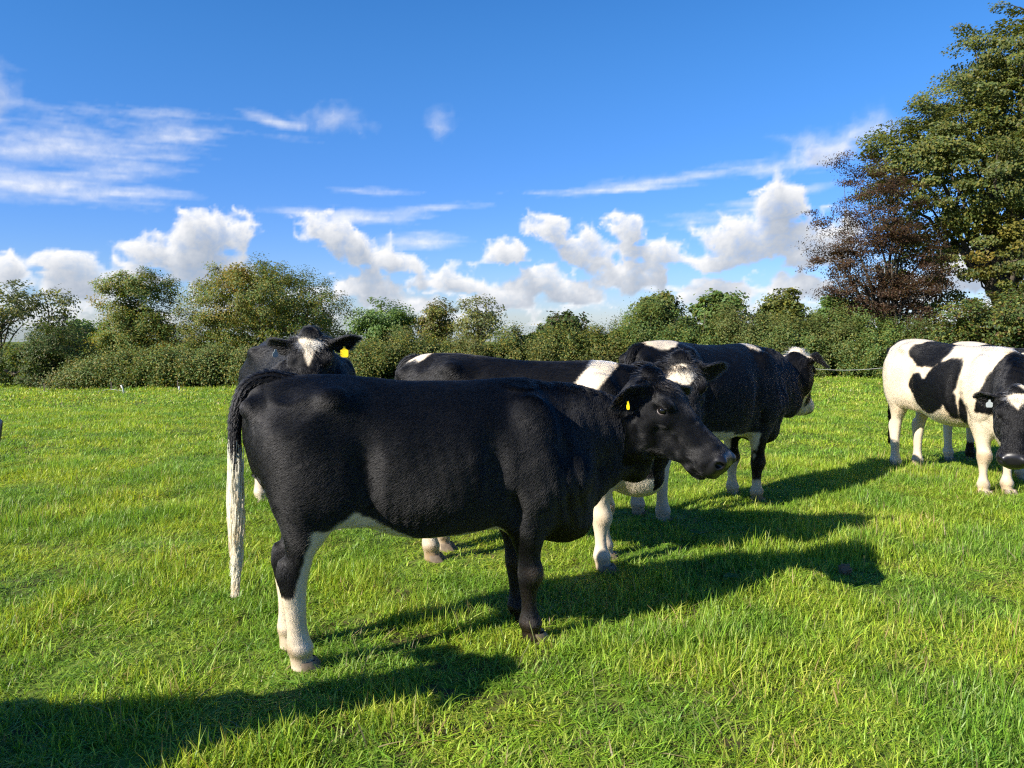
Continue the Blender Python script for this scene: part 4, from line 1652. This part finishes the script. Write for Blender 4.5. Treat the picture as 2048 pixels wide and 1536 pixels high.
        cq = np.stack([along * 9, across * 42, base[:, 1] * 42], 1)
        clump = np.stack([vnoise(cq, seed + s_) for s_ in (31, 32, 33)], 1)
        flow = flow * (1 - hw) + (-R[:, 0]) * hw
        flow = flow + swirl * (.42 + .4 * hw) + clump * (.12 + .4 * hw)
        ln = rng.uniform(.013, .023, nh) * (1 - .35 * legw[:, 0]) * (1 - .30 * hw[:, 0])
        crest = np.clip((nr[:, 2] - .75) / .2, 0, 1) * np.clip((base[:, 0] - .3) / .3, 0, 1) * (1 - hw[:, 0])
        ln = ln * (1 + crest * .8)
        ln = ln * np.where((nr[:, 2] < -.5) & (base[:, 2] > .45), 1.5, 1.0)
        lift = rng.uniform(.11, .21, nh) + crest * .35 + hw[:, 0] * .15 + np.clip(clump[:, 0], -1, 1) * .05 + fnoise(base * [6, 6, 4], seed + 70, 2) * .07
        lift = lift * spec.get('lift', 1.0)
        hc = (col[t3] * bc[..., None]).sum(1)
        hcw = ((white[t3] * bc).sum(1) > .5)[:, None]
        jit = rng.uniform(.9, 1.1, (nh, 1))
        hc = np.where(hcw, np.minimum(hc * 1.12, .93), hc) * jit
        brown = (rng.random((nh, 1)) < .0) & ~hcw
        hc = np.where(brown, np.array([.022, .016, .012]), hc)
        pts = strands(base, nr, flow, ln, lift, rng, .07)
        rad = np.repeat(np.array([[1.0, 1.0, .8, .3]]), nh, 0) * spec.get('hair_r', .0009)
        hair_obj('fur', pts, rad, np.clip(hc, 0, .95), M_FUR, body)
        # longer hair on the poll and forehead
        nf = spec.get('forelock', 1200)
        if nf:
            a = rng.normal(0, 1, (nf, 2))
            fb = np.stack([.035 + a[:, 0] * .035, a[:, 1] * .038, np.full(nf, .02)], 1)
            fb[:, 2] = .040 - (fb[:, 1] / .1) ** 2 * .03
            base = poll + fb @ R.T
            nr = np.stack([-.25 - .5 * (fb[:, 0] < .02), fb[:, 1] * 6, np.ones(nf)], 1)
            nr /= np.linalg.norm(nr, axis=1, keepdims=True)
            fl = np.stack([np.where(fb[:, 0] > .03, .7, -.6), fb[:, 1] * 9, np.zeros(nf)], 1) + rng.normal(0, .35, (nf, 3))
            base = base - (nr @ R.T) * .02
            pts = strands(base, nr @ R.T, fl @ R.T, rng.uniform(.045, .075, nf), rng.uniform(.35, .8, nf), rng, .3, 5, .12)
            fc = spec['coat'](base[:, 0], base[:, 1], base[:, 2], fb[:, 0] + .02, fb[:, 1], fb[:, 2], np.ones(nf, bool), rng.normal(0, .012, nf))
            hc = np.where((fc > 0)[:, None], WHITE * 1.1, np.where(rng.random((nf, 1)) < .12, [.07, .05, .035], BLACK * 1.3)) * rng.uniform(.75, 1.2, (nf, 1))
            rad = np.repeat(np.array([[1.0, 1, .8, .55, .15]]), nf, 0) * .0011
            hair_obj('forelock', pts, rad, np.clip(hc, 0, .95), M_FUR, body)
    # ---- eyes
    for s in (-1, 1):
        bm = bmesh.new()
        bmesh.ops.create_uvsphere(bm, u_segments=20, v_segments=12, radius=.0215)
        me = bpy.data.meshes.new('eye')
        bm.to_mesh(me)
        bm.free()
        me.polygons.foreach_set('use_smooth', np.ones(len(me.polygons), bool))
        me.materials.append(M_EYE)
        e = bpy.data.objects.new('eye', me)
        link(e, root)
        c = H(.175, s * .1125, -.050)
        e.location = tuple(c)
        # pale rim of the lower lid
        th = np.linspace(-1.15, 1.15, 14)
        path = np.stack([.175 + .0235 * np.sin(th), s * (.1125 + .0115 * np.cos(th) + .003), -.051 - .0165 * np.cos(th)], 1)
        V, Fc = tube(poll + path @ R.T, .0022 * np.cos(th * 1.2) + .0007, 6)
        mesh_obj('eyelid', V, Fc, M_LID, root)
    # ---- ears
    es = spec.get('ears', {})
    for s in (-1, 1):
        d_, o_ = es.get(s, ((-.10, s * .90, -.38), (.9, s * .25, .2)))
        X = R @ np.array(d_, float)
        X /= np.linalg.norm(X)
        Zv = R @ np.array(o_, float)
        Zv -= X * (Zv @ X)
        Zv /= np.linalg.norm(Zv)
        ER = np.stack([X, np.cross(Zv, X), Zv], 1)
        o = H(.022, s * .108, -.015)
        ev = (EAR_V * spec.get('ear_size', 1.0)) @ ER.T + o
        ecol = np.tile(BLACK * 1.2, (len(ev), 1))
        if spec.get('white_ear') == s:
            ecol[:] = WHITE
        ear = mesh_obj('ear', ev, EAR_F, M_COAT, root, True, {'tint': ecol, 'bare': np.zeros(len(ev))})
        if nh:
            m = 1800
            en = mesh_normals(ev, EAR_F)
            pk = rng.integers(0, len(ev), m)
            base = ev[pk] + rng.normal(0, .003, (m, 3))
            pts = strands(base, en[pk], np.tile(X, (m, 1)), rng.uniform(.012, .03, m), rng.uniform(.15, .5, m), rng, .3)
            rad = np.repeat(np.array([[1.0, .9, .6, .15]]), m, 0) * .0009
            hair_obj('fur', pts, rad, np.tile(ecol[0], (m, 1)) * rng.uniform(.8, 1.5, (m, 1)), M_FUR, ear)
        tg = spec.get('tags', {}).get(s)
        if tg:
            kind, along, facing = tg[:3]
            tv, tf = tag_plate(*(tg[3] if len(tg) > 3 else (.052, .060)))
            at = o + X * along + Zv * (tg[5] if len(tg) > 5 else .03)
            fr = np.array([ca * facing[0] + sa * facing[1], -sa * facing[0] + ca * facing[1], facing[2]], float)
            fr /= np.linalg.norm(fr)
            up = np.array([0, 0, 1.0]) + np.array(tg[4] if len(tg) > 4 else (0, 0, 0))
            up -= fr * (up @ fr)
            up /= np.linalg.norm(up)
            TR = np.stack([np.cross(fr, up), fr, up], 1)
            mesh_obj('ear_tag', tv @ TR.T + at, tf, {'y': M_TAGY, 'w': M_TAGW, 'm': M_METAL}[kind], ear, False)
    # ---- tail
    tp = spec.get('tail') or [(-.54, 0, 1.255), (-.66, 0, 1.275), (-.735, 0, 1.225), (-.762, 0, 1.08), (-.765, 0, .92), (-.762, 0, .76), (-.76, 0, .62)]
    tp = np.array(tp)
    tt = np.linspace(0, 1, len(tp))
    uu = np.linspace(0, 1, 34)
    path = spline(tt, tp, uu)
    rad = np.interp(uu, [0, .15, .4, .7, 1], [.055, .046, .028, .021, .012])
    V, Fc = tube(path, rad, 12)
    V = V + mesh_normals(V, Fc[0])[:, :] * (fnoise(V * 18, seed + 40, 2) * .003)[:, None]
    wz = spec.get('tail_white', .86)
    tw = sstep(wz + fnoise(V * 20, seed + 41, 2) * .03 - V[:, 2], -.01, .01)
    tcol = BLACK + (WHITE - BLACK) * tw[:, None]
    if spec.get('tail_all_white'):
        tcol[:] = WHITE
    tail = mesh_obj('tail', V, Fc, M_COAT, root, True, {'tint': tcol, 'bare': np.zeros(len(V))})
    if nh:
        m = spec.get('tail_hairs', 2500)
        k = rng.integers(0, 34 * 12, m)
        tn = mesh_normals(V, Fc[0])
        tang = np.gradient(path, axis=0)[k // 12]
        base = V[k] + tang * rng.uniform(0, 1, (m, 1))
        pts = strands(base, tn[k], tang, rng.uniform(.016, .032, m), rng.uniform(.2, .5, m), rng, .3)
        hair_obj('fur', pts, np.repeat(np.array([[1.0, .9, .6, .15]]), m, 0) * .001, tcol[k] * rng.uniform(.8, 1.3, (m, 1)), M_FUR, tail)
        m = spec.get('switch_hairs', 900)
        L = spec.get('switch', .38)
        st = rng.uniform(.62, 1, m)
        i0 = (st * 33).astype(int)
        base = path[i0] + rng.normal(0, 1, (m, 3)) * [.012, .012, .004]
        nk = 9
        pts = np.empty((m, nk, 3))
        end = tp[-1] + np.array(spec.get('switch_dir', (-.02, 0, -1.0))) * L
        rr = rng.normal(0, 1, (m, 3))
        ph = rng.uniform(0, 6.28, m)
        fr = rng.uniform(.65, 1.0, m)
        for j in range(nk):
            s_ = j / (nk - 1)
            tgt = base + (end - base) * (s_ * fr)[:, None]
            bulge = np.sin(min(1, s_ * 1.15) * math.pi) ** .8
            cl = vnoise(np.stack([rr[:, 0] * 1.5, rr[:, 1] * 1.5, np.full(m, s_ * 3)], 1), seed + 50)
            pts[:, j] = tgt + rr * [.0075, .0075, 0] * bulge + np.stack([cl, np.roll(cl, 7), 0 * cl], 1) * .014 * s_ \
                + np.stack([np.sin(ph * .3 + s_ * 9), np.cos(ph * .3 + s_ * 9), 0 * ph], 1) * .013 * s_
        sw = np.tile([.74, .69, .57], (m, 1)) if wz > .4 else np.tile(BLACK, (m, 1))
        tan = np.array([.58, .42, .23]) if spec.get('tan_switch', True) else WHITE
        mixw = np.clip((fr[:, None] - .8) * 3.5 * np.clip((st[:, None] - .7) * 4, 0, 1) + rng.normal(.05, .10, (m, 1)), 0, .9)
        sw = sw * (1 - mixw) + (tan * mixw if wz > .4 else sw * mixw)
        hair_obj('tail_switch', pts, np.repeat(np.linspace(1, .4, nk)[None], m, 0) * .0016, np.clip(sw * rng.uniform(1.0, 1.5, (m, 1)), 0, .90), M_SWITCH, tail)
    # ---- hooves
    for s in (-1, 1):
        for w_, tab in (('h', HIND), ('f', FORE)):
            dx, dy = spec.get('legs', {}).get((w_, s), (0, 0))
            hv = HOOF_V * .9 + [tab[0, 1] + dx + .012, s * (tab[0, 3] + dy), 0]
            mesh_obj('hoof', hv, HOOF_F, M_HOOF, root)
    return root


M_LID = plain_mat('eyelid', (.11, .09, .085), .35, .5, .2, 60)
M_LID.use_fake_user = False


# ------------------------------------------------------------------ coats: positive = white
def ell(x, y, cx, cy, rx, ry, tilt=0.0):
    c, s = math.cos(math.radians(tilt)), math.sin(math.radians(tilt))
    dx, dy = x - cx, y - cy
    u, w = (dx * c + dy * s) / rx, (-dx * s + dy * c) / ry
    return (1 - np.sqrt(u * u + w * w)) * min(rx, ry)


def line_side(x, y, x0, y0, x1, y1):
    """signed distance to the line, positive to the right of the direction"""
    dx, dy = x1 - x0, y1 - y0
    l = math.hypot(dx, dy)
    return ((x - x0) * dy - (y - y0) * dx) / l


def coat_a(x, y, z, hx, hy, hz, ish, nz):
    hind = np.minimum(.365 - z, -.25 - x)                                   # hind socks
    front_edge = np.minimum(np.minimum(line_side(x, z, -.550, .33, -.455, .66), .665 - z), -.20 - x)
    front_edge = np.minimum(front_edge, z - .30)
    dxf = x + .27
    belly = np.minimum(np.minimum(.748 - np.where(dxf > 0, dxf * .58, -dxf * .85) - z, x + .46), .05 - x)
    belly = np.where(z < .50, np.minimum(belly, z - .48), belly)
    under = np.minimum(np.minimum(.574 + .13 * (x - .2) - z, x + .3), .44 - x)
    under = np.minimum(under, .16 - np.abs(y) + .12 * (x < .36))
    r = np.maximum.reduce([hind, front_edge, belly, under])
    return r + nz * .35


def star(hx, hy, x0, x1, w0, skew=0.0):
    t = (hx - x0) / (x1 - x0)
    w = w0 * (1 - t)
    return np.minimum(np.minimum(hx - x0, x1 - hx), (w - np.abs(hy - skew)))


def coat_b(x, y, z, hx, hy, hz, ish, nz):
    s = np.where(ish & (hz > -.10), star(hx, hy, .035, .225, .075), -1)
    legs = np.where(x < 0, np.where(np.abs(y) > .01, .50 - z, -1), .35 - z)
    legs = np.minimum(legs, .05 + np.abs(x) - .3)
    return np.maximum(s, legs) + nz * .3


def coat_c(x, y, z, hx, hy, hz, ish, nz):
    s = np.where(ish & (hz > -.09), np.minimum(ell(hx, hy, .125, .0, .066, .070), hx - .075) + nz * .6, -1)
    band = np.minimum(.085 - np.abs(x - (.60 + (z - 1.30) * .9)), z - .98)
    band = np.where(ish, -1, band)
    rump = np.minimum(z - 1.292, ell(x, y, -.60, 0, .08, .09))
    legs = np.minimum(.56 - z, np.abs(x) - .25)
    bris = np.minimum(.60 - z, x - .60)
    return np.maximum.reduce([s, band, rump, np.where(ish, -1, legs), np.where(ish, -1, bris)]) + nz * .4


def coat_d(x, y, z, hx, hy, hz, ish, nz):
    face = np.where(ish, np.maximum.reduce([np.minimum(hz + .035, .085 - np.abs(hy)), hx - .42, np.minimum(-.20 - hz, hx - .20)]), -1)
    crown = np.where((hx < .05) & (hx > -.09) & (hz > -.03), .02, -1)
    rump = np.minimum(z - 1.272, ell(x, y, -.46, 0, .17, .13))
    wither = ell(x, z, .52, 1.285, .055, .04)
    belly = np.minimum(np.minimum(.605 - z, x + .35), .50 - x)
    belly2 = np.minimum(ell(x, z, .02, .58, .22, .075), .3 - np.abs(y))
    hl = np.minimum(.52 - z, -.25 - x)
    fl = np.where(y < 0, .21, .335) - z
    fl = np.minimum(fl, x - .3)
    return np.maximum.reduce([face, np.where(ish, -1, crown), rump, wither, belly, belly2, hl, fl]) + nz * .4


def coat_e(x, y, z, hx, hy, hz, ish, nz):
    # mostly white; black patches (right side is the visible one)
    side = ell(x, z, .16, .93, .30, .17, 52)
    side = np.maximum(side, ell(x, z, .02, .83, .17, .17, 0))
    side = np.maximum(side, ell(x, z, -.11, .93, .12, .10, 0))
    side = np.maximum(side, ell(x, z, .30, .80, .07, .16, 15))
    loin = ell(x, z, -.08, 1.22, .23, .13, -8)
    strip = ell(x, z, .42, .70, .045, .16, -4)
    neck = np.minimum(x - .64 - .25 * (z - 1.0), 1.30 - .5 * np.clip(x - .7, 0, 1) - z)
    neck = np.minimum(neck, z - .74)
    tailhead = np.minimum(ell(x, z, -.71, 1.22, .05, .07, 0), .2)
    b = np.maximum.reduce([side, loin, strip, neck, tailhead])
    head = np.where(ish, np.maximum(-star(hx, hy, .03, .19, .085), -.2), -1)
    b = np.where(ish, head, b)
    return -b + nz * .35


def coat_f(x, y, z, hx, hy, hz, ish, nz):
    b = np.maximum.reduce([ell(x, z, -.05, 1.05, .22, .30), ell(x, z, .68, 1.1, .11, .30, 20), ell(x, z, .42, 1.30, .16, .06)])
    low = np.where((x < -.2) & (y > 0), np.minimum(.22 - z, .1), -1)
    return -np.maximum(b, low) + nz * .4


def coat_g(x, y, z, hx, hy, hz, ish, nz):
    return np.minimum(.45 - z, .3) + nz * .3

# ------------------------------------------------------------------ the herd
COWS = [
    dict(seed=1, pos=(-.49, 3.60), heading=16.5, poll=P(1303, 750, 3.97), muzzle=P(1455, 880, 3.74), coat=coat_a,
         label='large black cow in front, side on, with white hind socks', res=.0078, hairs=420000, hair_r=.00052, near_side=True,
         legs={('h', -1): (0.0, 0), ('h', 1): (-.05, 0), ('f', 1): (.01, 0)},
         ears={-1: ((-.05, -.72, -.66), (.80, -.55, .10)), 1: ((.55, .80, -.05), (.75, -.45, -.30))},
         tags={-1: ('y', .13, (-.8, -.6, 0), (.020, .042), (-.3, 0, 0), .02)},
         tail=[(-.50, 0, 1.275), (-.62, 0, 1.312), (-.715, -.005, 1.275), (-.765, -.01, 1.15), (-.772, -.01, 1.0), (-.770, -.01, .84), (-.775, -.01, .68)],
         tail_white=.86, switch=.34, switch_hairs=1400, tail_hairs=6000, switch_dir=(-.04, 0, -1), forelock=1800),
    dict(seed=2, pos=(-1.71, 6.03), heading=-55.6, poll=P(622, 668, 5.28), muzzle=P(614, 790, 5.0), coat=coat_b, scale=1.05,
         label='black cow with a white triangle on its forehead, looking over the big black cow', hairs=150000, hair_r=.00075,
         ears={-1: ((-.10, -.88, -.42), (.9, -.25, .25)), 1: ((-.10, .95, -.12), (.9, .25, .15))},
         tags={-1: ('w', .12, (.55, -.8, -.25), (.035, .055), (.5, 0, 0), .05), 1: ('y', .10, (0, -1, 0), (.052, .072), (0, 0, 0), .05)}),
    dict(seed=3, pos=(.014, 4.915), heading=-11, poll=P(1362, 716, 4.80), muzzle=P(1380, 850, 4.50), coat=coat_c, scale=1.02,
         label='black cow with a cream shoulder band standing behind the big black cow', hairs=170000, hair_r=.0007, stain=.8),
    dict(seed=4, pos=(1.52, 6.2), heading=35.6, poll=P(1594, 706, 7.1), muzzle=P(1608, 800, 7.42), coat=coat_d, scale=1.06, lift=.6,
         label='black cow with a white face, turned away from the camera', hairs=150000, hair_r=.0008, tags={-1: ('m', .05, (0, -1, 0), (.02, .03))}, ears={-1: ((-.15, -.80, -.50), (-.3, -.75, .55)), 1: ((-.15, .85, -.30), (.85, .35, -.3))}),
    dict(seed=5, pos=(4.2, 7.35), heading=-78, poll=P(2038, 782, 6.02), muzzle=P(2030, 880, 5.78), coat=coat_e, scale=1.03,
         label='white cow with black patches and lowered black head at the right edge', hairs=150000, hair_r=.0008, stain=.75,
         tags={-1: ('w', .08, (0, -1, 0))}, tail_white=.2, tan_switch=False),
    dict(seed=6, pos=(4.97, 7.87), heading=-86, poll=(5.2, 6.75, 1.25), muzzle=(5.5, 6.5, .85), coat=coat_f, scale=1.0, res=.015,
         label='white and black cow mostly hidden behind the patched cow', hairs=25000, hair_r=.0016),
    dict(seed=7, pos=(-3.22, 1.86), heading=8, poll=(-2.098, 2.16, 1.45), muzzle=P(-66, 790, 2.34), nose=(.006, .006, .006), coat=coat_g, scale=1.0, res=.014,
         label='black cow outside the picture on the left, only its nose showing', hairs=25000, hair_r=.0012),
]
for spec in COWS:
    build_cow(spec)
